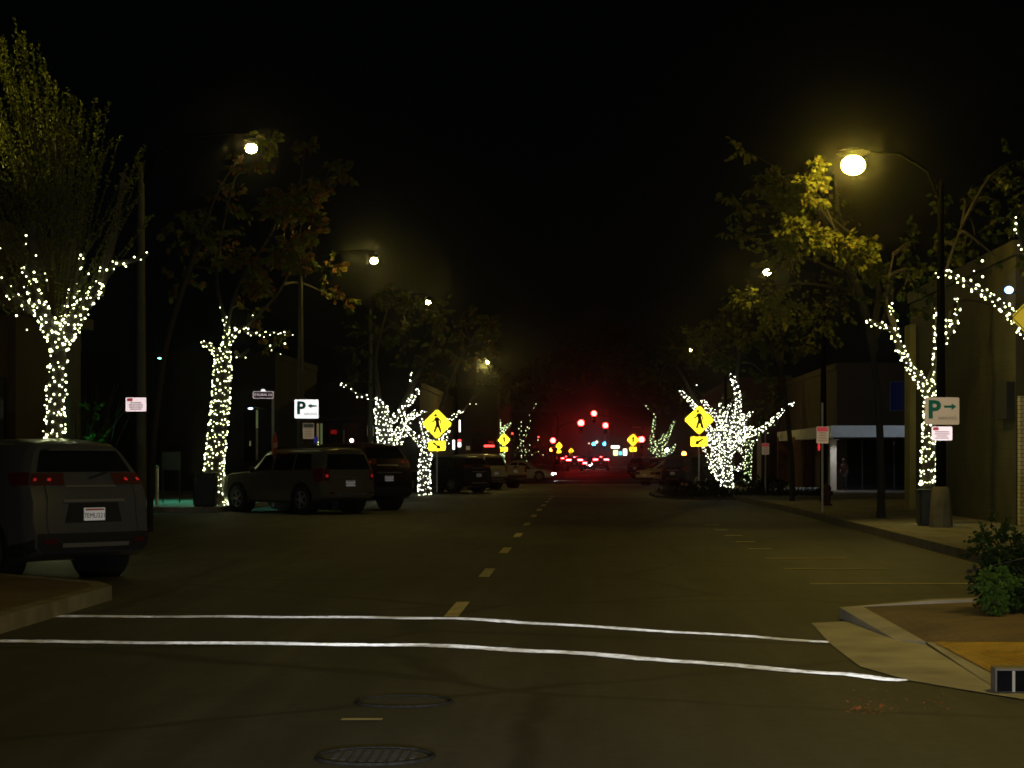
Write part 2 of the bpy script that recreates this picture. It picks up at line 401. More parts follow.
# left corner with its kerb edge
b = MB(); b.prism([(-30,8),(-5.25,8),(-5.25,22.5),(-5.5,23.2),(-6.95,24.75),(-10.3,28.1),(-30,28.1)], -.2, .15); tag(b.build('sidewalk', M['paver']), kind='structure')
edge = [(-5.07,8),(-5.07,22.6),(-5.37,23.35),(-6.9,24.95),(-10.15,28.2)]; inn = [(-5.247,8),(-5.247,22.49),(-5.497,23.19),(-6.95,24.752),(-10.3,28.102)]
b = MB()
for i in range(len(edge)-1):
    b.prism([inn[i], edge[i], edge[i+1], inn[i+1]], -.2, .155)
tag(b.build('kerb', M['kerb']), kind='structure')
# right corner: paving, kerb, gutter apron, ramp with tactile panel
b = MB()
P1,P2,P3,P4,P5,P6,P7 = (2.66,20.0,.115),(2.81,17.2,.026),(3.44,16.3,.10),(4.7,15.2,.15),(30,15.2,.15),(30,22.2,.15),(6.2,21.4,.15)
b.poly([P1,P2,P3]); b.poly([P1,P3,P4]); b.poly([P1,P4,P7]); b.poly([P4,P5,P6,P7]); b.poly([P3,(4.7,13.95,.15),(30,13.95,.15),P5,P4])
tag(b.build('sidewalk', M['paver']), kind='structure')
b = MB()
b.prism([(3.4,20.3),(6.2,21.403),(30,22.203),(30,22.4),(6.2,21.6),(3.4,20.5)], -.2, .155)
n = len(b.v); b.v += [(2.45,20.05,.105),(2.655,20.0,.12),(3.4,20.3,.155),(3.4,20.5,.155),(2.45,20.05,-.2),(2.655,20,-.2),(3.4,20.3,-.2),(3.4,20.5,-.2)]; b.f += [tuple(n+i for i in q) for q in ((0,1,2,3),(0,4,5,1),(3,7,4,0),(1,5,6,2))]
n = len(b.v)                       # kerb sloping down to the ramp
b.v += [(2.45,20.05,.105),(2.66,20.0,.12),(2.81,17.2,.028),(2.62,17.6,.010),(2.45,20.05,-.2),(2.66,20.0,-.2),(2.81,17.2,-.2),(2.62,17.6,-.2)]
b.f += [tuple(n+i for i in q) for q in ((0,3,2,1),(0,4,7,3),(1,2,6,5),(2,3,7,6),(0,1,5,4))]
tag(b.build('kerb', M['concrete']), kind='structure')
ap = [(2.11,19.4),(2.03,17.2),(2.03,15.4),(2.24,14.45),(2.5,13.9),(2.85,13.2),(3.4,12.4),(9,11.2),(9,13.7),(2.78,13.73),(2.80,15.2),(2.85,17.22),(2.64,17.62),(2.47,19.6)]
b = MB(); b.poly([(p[0],p[1],.008) for p in ap]); tag(b.build('gutter', M['concrete']), kind='structure')
# ramp panel
def bil(a, b_, c, d_, u, v):
    a,b_,c,d_ = map(Vector,(a,b_,c,d_)); return a.lerp(b_,u).lerp(d_.lerp(c,u),v)
Q = ((2.74,13.95,.010),(4.7,13.95,.148),(3.44,16.3,.10),(2.81,17.2,.026))
b = MB(); b.grid([[bil(*Q,u,v) for u in np.linspace(0,1,9)] for v in np.linspace(0,1,9)]); tag(b.build('ramp', M['concrete']), kind='structure')
tp = empty('tactile_panel', (0,0,0))
b = MB(); b.grid([[bil(*Q,u,v)+Vector((0,0,.008)) for u in np.linspace(.07,.99,9)] for v in np.linspace(.10,.985,9)]); b.build('panel', M['dome'], tp)
b = MB()
for i in range(20):
    for j in range(44):
        c = bil(*Q,.09+i*.045,.12+j*.0195); b.ball((c.x,c.y,c.z+.009),(.012,.012,.005),6,4)
o = b.build('dome', M['dome'], tp, True); tag(o, kind='stuff')
tag(tp, 'yellow tactile paving panel with raised domes on the corner ramp', 'tactile panel')
kb = empty('storm_drain_kerb', (0,0,0))
b = MB(); b.box(2.70, 9, 13.72, 13.94, 0, .16, .03); b.build('kerb_block', M['kerb'], kb)
b = MB(); b.box(2.705, 5, 13.70, 13.718, .012, .148); b.build('painted_face', M['kerb_dark'], kb)
b = MB(); b.box(2.80, 2.818, 13.694, 13.699, .012, .148); b.build('stripe', M['cream'], kb)
for z, xx in ((.10, 2.95), (.055, 2.965)):
    b = MB()
    for k in range(5): b.box(xx+k*.03, xx+k*.03+.02, 13.694, 13.699, z-.006, z+.008)
    b.build('stencil_mark', M['cream'], kb)
tag(kb, 'kerb end with dark painted face and pale stencilled marks beside the yellow panel', 'kerb')

# ---------------------------------------------------------------- road markings
def ground_pt(x, y):
    d = EYE*F/(y-HY)
    for _ in range(6): d = (EYE-gz(d))*F/(y-HY)
    return Vector((gx(x,d), d))
def ribbon(pts, wd, name, m, lab=None, dz=.006, wob=.0):
    b = MB(); rows = []
    P = []
    for i in range(len(pts)-1):
        n = 14
        for k in range(n): P.append(pts[i].lerp(pts[i+1], k/n))
    P.append(pts[-1])
    for i, p in enumerate(P):
        t = (P[min(i+1,len(P)-1)]-P[max(i-1,0)]).normalized(); nn = Vector((-t.y,t.x))
        w0 = wd/2*(1+U(-.12,.12))*(1-.42*max(0,i/len(P)-.45)/.55); o = wob*math.sin(i*.45)+wob*.6*math.sin(i*.17+1)
        a = p+nn*(w0+o); c = p-nn*(w0-o)
        rows.append([(a.x,a.y,gz(a.y)+dz),(c.x,c.y,gz(c.y)+dz)])
    b.grid(rows); ob = b.build(name, m); tag(ob, lab, None, None, 'structure'); return ob
ribbon([ground_pt(*p) for p in ((20,617),(200,617),(320,617.5),(455,619),(560,625),(700,634),(832,643))], .25, 'crosswalk_line', M['paint'], 'far white line of the crosswalk', wob=.03)
ribbon([ground_pt(*p) for p in ((-20,642),(200,643.5),(420,645.5),(560,653),(700,663),(830,674),(904,681.5))], .25, 'crosswalk_line', M['paint'], 'near white line of the crosswalk', wob=.03)
for i in range(11):
    y = 3255/153.4 + 6.62*i
    b = MB(); x = -1.27
    b.quad((x-.07,y-1.03,gz(y)+.006),(x+.07,y-1.03,gz(y)+.006),(x+.07,y+1.03,gz(y)+.006),(x-.07,y+1.03,gz(y)+.006))
    tag(b.build('lane_dash', M['paint_dull']), kind='structure')
for i, yy in enumerate((584,569,558.6,549,542,535.7,530,525)):
    p = ground_pt(803, yy); d = p.y
    x1 = (4.75,4.2,4.0,3.15,3.1,3.1,3.05,3.05)[i]
    b = MB(); b.quad((2.75,d-.09,gz(d)+.006),(x1,d-.05,gz(d)+.006),(x1,d+.12,gz(d)+.006),(2.75,d+.09,gz(d)+.006))
    tag(b.build('stall_line', M['stall_paint'] if i in (0,1,2) else M['stall_paint']), kind='structure')
for d in (84.5, 87.6):
    b = MB(); b.grid([[(x, d, gz(d)+.006),(x, d+.3, gz(d)+.006)] for x in np.linspace(-6.5,4.0,12)]); tag(b.build('crosswalk_line', M['paint_dull']), kind='structure')
for d in (128, 150, 186, 195):
    b = MB(); b.grid([[(x, d, gz(d)+.006),(x, d+1.2, gz(d)+.006)] for x in np.linspace(-6.5,5.0,12)]); tag(b.build('crosswalk_line', M['paint_dull']), kind='structure')
# manhole covers and a small marker
for (cx, cyy, lab) in ((375,757,'round iron manhole cover, the nearer of two in the road'), (404,702,'round manhole cover rim worn into the asphalt by the near crosswalk line')):
    p = ground_pt(cx, cyy); r = empty('manhole_cover', (p.x,p.y,0)); tag(r, lab, 'manhole cover', 'manhole covers in the road')
    rr = .27
    b = MB(); b.prism([(rr*math.cos(a),rr*math.sin(a)) for a in np.linspace(0,2*PI,33)[:-1]], -.02, .006)
    for i in range(-4,5):
        for j in range(-4,5):
            if cx == 375 and (i*i+j*j)*.0025 < rr*rr*.72: b.box(i*.05-.014,i*.05+.014,j*.05-.014,j*.05+.014,.006,.011)
    b.build('lid', M['lid_worn'], r)
    b = MB(); b.tube([(.30*math.cos(a),.30*math.sin(a),.003) for a in np.linspace(0,2*PI,41)], .012, 6, False); b.build('rim', M['iron'], r)
p = ground_pt(362,720); b = MB(); b.quad((p.x-.12,p.y-.05,.006),(p.x+.12,p.y-.05,.006),(p.x+.12,p.y+.04,.006),(p.x-.12,p.y+.04,.006)); tag(b.build('road_mark', M['paint_dull']), kind='structure')
# litter of leaves at the gutter
b = MB()
for i in range(90):
    q = ground_pt(U(845,960), U(690,716)) if i > 24 else ground_pt(random.gauss(872,16), random.gauss(712,2)); a = U(0,PI); s_ = U(.008,.018) if i > 16 else U(.015,.03)
    c = Vector((q.x,q.y,.014)); u = Vector((math.cos(a),math.sin(a),U(-.3,.5)))*s_; v = Vector((-math.sin(a),math.cos(a),U(-.2,.2)))*s_*.6
    b.quad(c-u,c-v,c+u,c+v)
tag(b.build('leaf_litter', mat('dry_leaf', (.32,.09,.03), .7, var=.4, vscale=30)), 'fallen red leaves scattered on the asphalt by the gutter', 'leaf litter', None, 'stuff')

# ---------------------------------------------------------------- street lamps
def lamp(base, head, r, strength, label, plinth=True, pm='pole', col=None):
    bx, by = base; z0 = gz(by) + (.15 if bx > 5.8 or bx < -10 else 0)
    root = empty('street_lamp', (bx,by,z0)); tag(root, label, 'street lamp', 'street lamps along both kerbs')
    dx = head[0]-bx; dy = head[1]-by; hz = head[2]-z0
    if plinth:
        b = MB(); b.tube([(0,0,0),(0,0,.1),(0,0,.72),(0,0,.80)], [.235,.23,.185,.14], 8); b.build('base', M['post_base'], root, True)
    b = MB(); b.tube([(0,0,.0),(0,0,.9),(0,0,4),(0,0,hz-.25)], [.115,.105,.085,.06], 10); b.build('pole', M[pm], root, True)
    b = MB(); b.tube([(0,0,hz-.7),(dx*.15,dy*.15,hz-.1),(dx*.45,dy*.45,hz+.22),(dx*.8,dy*.8,hz+.26),(dx,dy,hz+.26)], [.035,.03,.024,.02,.02], 8); b.build('arm', M['lamp_metal'], root, True)
    b = MB(); b.ball((dx,dy,hz+r*.9+.05),(r*1.7,r*1.7,.08),12,6); b.build('lamp_head', M['lamp_metal'], root, True)
    e = emit('lamp_lens', col or SODIUM, strength)
    b = MB(); b.ball((dx,dy,hz-.02),(r*1.15,r,r*.92),16,10); b.build('lens', e, root, True)
    return root
lamp((7.02,41.2),(5.25,40.8,7.22), .20, 260, 'tall street lamp at the right kerb, brightest of all, its post carrying a P sign', pm='lamp_metal', col=(1.0,.72,.10))
lamp((7.5,65.5),(5.70,65,7.26), .10, 330, 'street lamp half hidden by leaves on the right side', False, 'lamp_metal')
lamp((-8.25,39.2),(-6.16,39,7.28), .095, 110, 'leftmost street lamp, its tall bare post carrying a small red and white sign', False)
lamp((-8.15,60.6),(-6.07,61,7.24), .09, 480, 'second street lamp on the left, its post carrying the left P sign', False)
lamp((-7.9,78),(-5.75,78,7.27), .075, 260, 'small far street lamp among the leaves above the left lit trees', False)
lamp((7.6,112),(5.7,111.5,7.2), .06, 2000, 'assumed far right street lamp added behind the leaves above the brightest tree', False, 'lamp_metal')  # unseen lamp added to light the far road and cars
lamp((-7.6,126),(-5.7,125.5,7.2), .06, 2600, 'assumed far left street lamp added behind leaves left of the road', False, 'lamp_metal')  # unseen, added to lift the far left parked row and road
lamp((7.4,17.0),(5.5,17.0,7.25), .2, 430, 'assumed street lamp added just outside the view at the right corner')  # out of view, added to light the right corner and near road
lamp((-8.8,11.0),(-6.6,11.0,7.25), .2, 110, 'assumed street lamp added just outside the view at the left corner')  # assumed lamp beyond the frame, lights the left foreground

# ---------------------------------------------------------------- signs
def oct_rect(w_, h_, c, x=0, z=0):
    return [(x-w_/2+c,z-h_/2),(x+w_/2-c,z-h_/2),(x+w_/2,z-h_/2+c),(x+w_/2,z+h_/2-c),(x+w_/2-c,z+h_/2),(x-w_/2+c,z+h_/2),(x-w_/2,z+h_/2-c),(x-w_/2,z-h_/2+c)]
def stroke(b, p, q, w0, w1, y0, y1):
    p = Vector(p); q = Vector(q); t = (q-p).normalized(); n = Vector((-t.y,t.x))
    b.plate([p-n*w0, q-n*w1, q+n*w1, p+n*w0][::-1] if False else [p+n*w0, p-n*w0, q-n*w1, q+n*w1], y0, y1)
def ped_pictogram(root, s, z, y):
    b = MB()
    f = lambda pts: [(p[0]*s, z+p[1]*s) for p in pts]
    b.plate(f([(-.055+.06*math.cos(a), .35+.06*math.sin(a)) for a in np.linspace(0,2*PI,13)[:-1]]), y-.004, y)
    for p, q, a, c in (((-.01,.27),(.03,.0),.075,.065), ((.03,.02),(-.11,-.34),.06,.035), ((.04,.02),(.16,-.34),.06,.035), ((-.03,.25),(-.11,.12),.035,.03), ((-.11,.12),(-.22,.07),.03,.022), ((.04,.25),(.14,.13),.035,.03), ((.14,.13),(.14,.0),.028,.022)):
        stroke(b, (p[0]*s, z+p[1]*s), (q[0]*s, z+q[1]*s), a*s, c*s, y-.004, y)
    b.build('pictogram', M['black_ink'], root)
def diamond(root, side, z, m='yellow_retro', border=True):
    h = side/math.sqrt(2); c = .05
    b = MB(); b.plate([(-c,z-h+c),(c,z-h+c),(h-c,z-c),(h-c,z+c),(c,z+h-c),(-c,z+h-c),(-h+c,z+c),(-h+c,z-c)], -.05, -.045)
    f = b.build('sign_face', M[m], root)
    if border:
        b = MB(); hi = h-.055; ho = h-.035
        pts_o = [(0,-ho),(ho,0),(0,ho),(-ho,0)]; pts_i = [(0,-hi),(hi,0),(0,hi),(-hi,0)]
        for i in range(4):
            j = (i+1)%4; b.plate([(pts_o[i][0],z+pts_o[i][1]),(pts_o[j][0],z+pts_o[j][1]),(pts_i[j][0],z+pts_i[j][1]),(pts_i[i][0],z+pts_i[i][1])], -.054, -.051)
        b.build('border', M['black_ink'], root)
    return f
def arrow(root, s, x, z, ang, m, y=-.052, tail=.5):
    b = MB(); c, sn = math.cos(ang), math.sin(ang)
    T = lambda pts: [(x+(p[0]*c-p[1]*sn)*s, z+(p[0]*sn+p[1]*c)*s) for p in pts]
    b.plate(T([(-tail,-.09),(.12,-.09),(.12,.09),(-.5 if tail==.5 else -tail,.09)]), y-.004, y)
    b.plate(T([(.1,-.27),(.5,0),(.1,.27)]), y-.004, y); b.build('arrow', m, root)
def crossing_sign(X, d, zc, ang, label, scale=1.0, z0=None, rz=0):
    z0 = gz(d)+.15 if z0 is None else z0
    r = empty('crossing_sign', (X,d,z0), rz); tag(r, label, 'crossing sign', 'yellow pedestrian crossing signs')
    zz = zc - z0
    b = MB(); b.box(-.028,.028,-.028,.028,0,zz+.35); b.build('post', M['steel'], r)
    ym = 'yellow_retro' if d < 150 else 'yellow_far' if d < 250 else 'yellow_farther'
    diamond(r, .914*scale, zz, ym); ped_pictogram(r, 1.05*scale, zz, -.052)
    b = MB(); b.plate(oct_rect(.72*scale,.42*scale,.03,0,zz-.645*scale-.27*scale), -.05,-.045); b.build('arrow_plaque', M[ym], r)
    arrow(r, .40*scale, 0, zz-.645*scale-.27*scale, ang, M['black_ink'])
    return r
p = px(699,420,89); crossing_sign(p.x, 89, p.z, math.radians(212), 'bright yellow pedestrian crossing sign on its own post before the right lit tree')
p = px(437,424,88); crossing_sign(p.x, 88, p.z, math.radians(-38), 'yellow pedestrian crossing sign among the glowing branches at the left')
p = px(633,440,205); crossing_sign(p.x, 205, p.z, math.radians(212), 'small far yellow crossing sign beside the red signal at right')
p = px(504,440,176); crossing_sign(p.x, 176, p.z, math.radians(-38), 'small far yellow crossing sign above the tan parked truck', scale=.86)
p = px(559,446,330); crossing_sign(p.x, 330, p.z, math.radians(-38), 'tiny yellow crossing sign right of the orange light')
p = px(571,451,430); crossing_sign(p.x, 430, p.z, math.radians(-38), 'tiniest and farthest yellow crossing sign, above the tail lights')
# big diamond cut by the right edge of the frame
p = px(1046,318,37); r = empty('warning_sign', (p.x,37,.15)); tag(r, 'dull yellow diamond sign with black border cut by the right picture edge', 'road sign')
b = MB(); b.tube([(0,0,0),(0,0,p.z+.5)], .03, 8); b.build('post', M['steel'], r)
diamond(r, .914, p.z-.15, 'yellow_dull')
# P signs hang on the lamp posts
def p_sign(px_, py_, d, wpx, side, label, m, ink, tz):
    p = px(px_,py_,d); W = wpx*d/F; H = W*.79
    r = empty('parking_sign', (p.x,d,p.z)); tag(r, label, 'parking sign', 'white parking signs on lamp posts')
    b = MB(); b.plate(oct_rect(W,H,.02), -.004, 0); b.build('sign_plate', m, r)
    b = MB(); b.plate(oct_rect(W,H,.02), .0005, .006); b.build('backing', M['green_ink'], r)
    lettering('P', W*.72, ink, r, (-W*.23,-.006,W*.02), 1.0, bold=.035)
    arrow(r, W*.36, W*.24, H*.16, 0 if side > 0 else PI, ink, -.005)
    lettering('ARKING', W*.13, M['grey_ink'], r, (W*.16,-.006,-H*.27), 1.15)
    b = MB(); b.box(-.05,.05,.007,.10,-.05,.05); b.build('bracket', M['steel'], r)
    return r
p_sign(942,411,40.9,34.5,1,'P PARKING sign with right arrow on the right lamp post',M['white_dull'],M['green_ink'],0)
p_sign(306.5,409,60.3,24,-1,'bright white P PARKING sign with left arrow above the parked gold car',M['white_retro'],M['green_ink'],0)
def small_sign(px_, py_, d, W, H, label, m, hdr='top_left', post=None, name='parking_rule_sign', hm='red_retro', lines=4):
    p = px(px_,py_,d)
    if post is None: r = empty(name, (p.x,d,p.z)); zc = 0
    else: r = empty(name, (p.x,d,post)); zc = p.z-post
    tag(r, label, 'street sign')
    b = MB(); b.plate(oct_rect(W,H,.012,0,zc), -.004, 0); b.build('sign_plate', M[m], r)
    b = MB()
    if hdr == 'top_left': b.plate(oct_rect(W*.28,H*.22,.01,-W*.30,zc+H*.34), -.008, -.0045)
    elif hdr == 'top': b.plate(oct_rect(W*.9,H*.26,.01,0,zc+H*.34), -.008, -.0045)
    if hdr: b.build('heading', M[hm], r)
    b = MB()
    for k in range(lines):
        zz = zc+H*(.12-.15*k); ww = W*U(.5,.75)/2; b.plate([(-ww,zz-.008),(ww,zz-.008),(ww,zz+.008),(-ww,zz+.008)], -.008, -.0045)
    b.build('wording', M['red_ink'], r)
    if post is not None:
        b = MB(); b.tube([(0,.035,0),(0,.035,zc+H/2+.6)], .028, 8); b.build('post', M['steel'], r)
    else:
        b = MB(); b.box(-.04,.04,.001,.09,-.05,.05); b.build('bracket', M['steel'], r)
    return r
small_sign(942,433.5,40.88,.40,.27,'small white and red parking rule sign under the right P sign','pink_retro')
small_sign(136,404.5,39.0,.38,.26,'small white and red sign on the leftmost lamp post','pink_retro')
small_sign(308.5,431,60.3,.32,.45,'grey and green notice under the left P sign','white_dull', 'top', hm='grey_ink')
small_sign(822.5,435,52.5,.30,.42,'red and white no parking sign on its own post near the canopy','white_dull','top',gz(52.5)+.15)
small_sign(765.5,449,80,.28,.44,'white and red parking sign on a post by the shrubs','white_dull','top',gz(80)+.15)
small_sign(370.5,431,84,.28,.42,'green and white sign on a thin post before the left lit trees','white_dull','top',gz(84)+.15, hm='green_ink')
# street name sign with stop sign seen edge-on
p = px(273,394,58); zb = .15
r = empty('street_name_sign', (p.x,58,zb)); tag(r, 'dark street name sign reading FLORAL with white border on a thin post', 'street sign')
b = MB(); b.tube([(0,0,0),(0,0,p.z-zb+.06)], .035, 8); b.build('post', M['steel'], r)
q = px(263.5,395,58); dx = q.x-p.x; zz = q.z-zb
b = MB(); b.plate(oct_rect(.56,.195,.02,dx,zz), -.06, -.05); b.build('border', M['pink_retro'], r)
b = MB(); b.plate([(dx-.07,zz+.1),(dx+.07,zz+.1),(dx+.05,zz+.15),(dx,zz+.165),(dx-.05,zz+.15)], -.06,-.05); b.build('crest', M['white_retro'], r)
b = MB(); b.plate(oct_rect(.535,.172,.015,dx,zz), -.064, -.0605); b.build('sign_plate', M['brown_sign'], r)
lettering('E FLORAL LN', .10, M['pink_retro'], r, (dx,-.067,zz), .82)
b = MB(); b.box(dx, .03, -.05, -.03, zz-.02, zz+.02); b.build('bracket', M['steel'], r)
p2 = px(273,446,58); r2 = empty('stop_sign', (p2.x+.0,57.9,p2.z)); r2.rotation_euler = (0,0,math.radians(84))
tag(r2, 'red sign seen nearly edge-on fixed to the street name post', 'road sign')
b = MB(); b.plate([(.30*math.cos(a),.38*math.sin(a)) for a in np.linspace(PI/8,2*PI+PI/8,9)[:-1]], -.075,-.07); b.build('sign_face', mat('stop_red', (.35,.02,.03), .6, var=.1), r2)
b = MB(); b.plate([(.32*math.cos(a),.40*math.sin(a)) for a in np.linspace(PI/8,2*PI+PI/8,9)[:-1]], -.069,-.064); b.build('rim', M['grey_ink'], r2)
lettering('STOP', .2, M['cream'], r2, (0,-.079,0), .9)

# ---------------------------------------------------------------- vehicles
class Car:
    def __init__(s, kind, L=4.6, W=1.85, H=1.69):
        s.L, s.W, s.H, s.kind = L, W, H, kind
        k = W/1.85; hh = H/1.69
        if kind == 'suv':
            st = [(0,.36,1.20,1.64,.84,.84,.62),(.12,.30,1.20,1.67,.90,.885,.65),(.5,.24,1.16,1.70,.92,.905,.655),(1.3,.22,1.08,1.70,.925,.91,.665),(2.3,.22,.985,1.68,.925,.91,.66),(2.8,.22,.98,1.58,.925,.91,.63),(3.45,.22,.98,1.06,.92,.90,.74),(4.25,.25,.90,.98,.90,.85,.66),(4.5,.30,.82,.88,.86,.78,.55),(4.6,.38,.70,.74,.76,.68,.45)]
            s.rake = .34
        elif kind == 'boxy':
            st = [(0,.42,1.10,1.66,.84,.84,.64),(.10,.36,1.10,1.69,.90,.89,.68),(.5,.30,1.08,1.69,.92,.91,.70),(1.3,.27,1.06,1.69,.925,.915,.70),(2.3,.27,1.05,1.69,.925,.915,.70),(2.75,.27,1.05,1.62,.925,.91,.67),(3.3,.27,1.05,1.12,.92,.90,.76),(4.2,.30,.99,1.06,.91,.88,.72),(4.48,.34,.95,.99,.88,.84,.62),(4.6,.40,.80,.84,.80,.74,.5)]
            s.rake = .20
        elif kind == 'pickup':
            st = [(0,.50,1.10,1.12,.84,.86,.80),(.10,.44,1.10,1.13,.90,.90,.84),(.6,.36,1.09,1.12,.92,.91,.85),(1.60,.32,1.09,1.12,.925,.915,.85),(1.66,.30,1.08,1.58,.925,.915,.66),(1.95,.30,1.07,1.69,.925,.915,.66),(2.75,.30,1.06,1.67,.925,.91,.65),(3.35,.30,1.05,1.12,.92,.90,.76),(4.2,.32,1.0,1.06,.91,.88,.72),(4.48,.36,.95,.99,.88,.84,.62),(4.6,.42,.80,.84,.80,.74,.5)]
            s.rake = 0
        else:
            st = [(0,.36,.98,1.02,.80,.80,.66),(.12,.30,1.0,1.05,.88,.87,.70),(.55,.24,.99,1.08,.92,.90,.72),(1.25,.20,.97,1.40,.925,.905,.60),(1.75,.20,.96,1.68,.925,.905,.58),(2.4,.20,.95,1.69,.925,.905,.60),(2.85,.20,.95,1.50,.925,.905,.60),(3.5,.20,.95,1.05,.92,.89,.70),(4.2,.22,.86,.94,.90,.82,.62),(4.48,.27,.78,.84,.84,.74,.5),(4.6,.34,.66,.70,.74,.64,.4)]
            hh = H/1.69; s.rake = .10
        s.st = [(a*L/4.6, b_*hh, c*hh, d*hh, e*k, f*k, g*k) for a,b_,c,d,e,f,g in st]
        s.k = k; s.hh = hh
    def sec(s, y):
        st = s.st
        if y <= 0: return st[0][1:]
        for i in range(len(st)-1):
            if y <= st[i+1][0]:
                t = (y-st[i][0])/(st[i+1][0]-st[i][0]); return tuple(st[i][j]*(1-t)+st[i+1][j]*t for j in range(1,7))
        return st[-1][1:]
    def ring(s, y, v):
        zb, zm, zt, ws, wb, wt = s.sec(y)
        P = [(0,zb),(ws-.10,zb),(ws-.02,zb+.06),(ws+.005,zb+(zm-zb)*.45),(wb,zm),(wt+.03,zt-.10*min(1,(zt-zm)/.3)),(wt-.06,zt-.02*min(1,(zt-zm)/.1)),(wt*.5,zt+.012),(0,zt+.02)]
        i = min(int(v), 7); t = v-i
        return P[i][0]*(1-t)+P[i+1][0]*t, P[i][1]*(1-t)+P[i+1][1]*t
    def S(s, y, v, sgn=1):
        x, z = s.ring(y, v)
        return Vector((sgn*x, s.yoff(y, z), z))
    def yoff(s, y, z):
        zm = 1.02*s.hh; H = s.H
        f = max(0, 1-y/1.3)
        o = s.rake*max(0,(z-zm)/(H-zm))*f
        o -= .05*max(0, 1-abs(z-.55*s.hh)/.22)*max(0,1-y/.35)
        return y+o
    def Rr(s, v, a, off=0):
        x, z = s.ring(0, v); w0 = x
        bulge = .05*(1-a*a)
        return Vector((a*w0, s.yoff(0,z)-bulge-off, z))
    def Fr(s, v, a, off=0):
        x, z = s.ring(s.L, v)
        return Vector((a*x, s.L+.06*(1-a*a)+off, z))
    def body(s, m, root):
        b = MB()
        ys = sorted(set([q[0] for q in s.st] + list(np.linspace(0,s.L,26))))
        vs = [0,.5,1,1.5,2,2.5,3,3.5,4,4.5,5,5.5,6,6.5,7,7.5,8]
        for sg in (1,-1):
            b.grid([[s.S(y,v,sg) for v in (vs if sg>0 else vs[::-1])] for y in ys])
            # caps as ladders
        for fn, fl in ((s.Rr,1),(s.Fr,-1)):
            al = np.linspace(-1,1,11)
            b.grid([[fn(v,a) for a in al[::fl]] for v in vs])
        me = b.build('body', m, root, True)
        return me
    def side(s, y0, y1, y2, y3, v0, v1, sg, off, n=8):
        """patch on the flank: bottom edge y0..y1 at v0, top edge y2..y3 at v1"""
        P = []
        for i in range(n+1):
            row = []
            for j in range(4):
                t = j/3; v = v0+(v1-v0)*t
                y = (y0+(y2-y0)*t)*(1-i/n)+(y1+(y3-y1)*t)*(i/n)
                q = s.S(y, v, sg); row.append(q+Vector((sg*off,0,off*.35)))
            P.append(row if sg > 0 else row[::-1])
        return P
    def rear(s, v0, v1, a0, a1, off=.008, n=8, taper=0):
        return [[s.Rr(v0+(v1-v0)*j/4, (a0+(a1-a0)*i/n)*(1-taper*j/4), off) for i in range(n+1)] for j in range(5)]

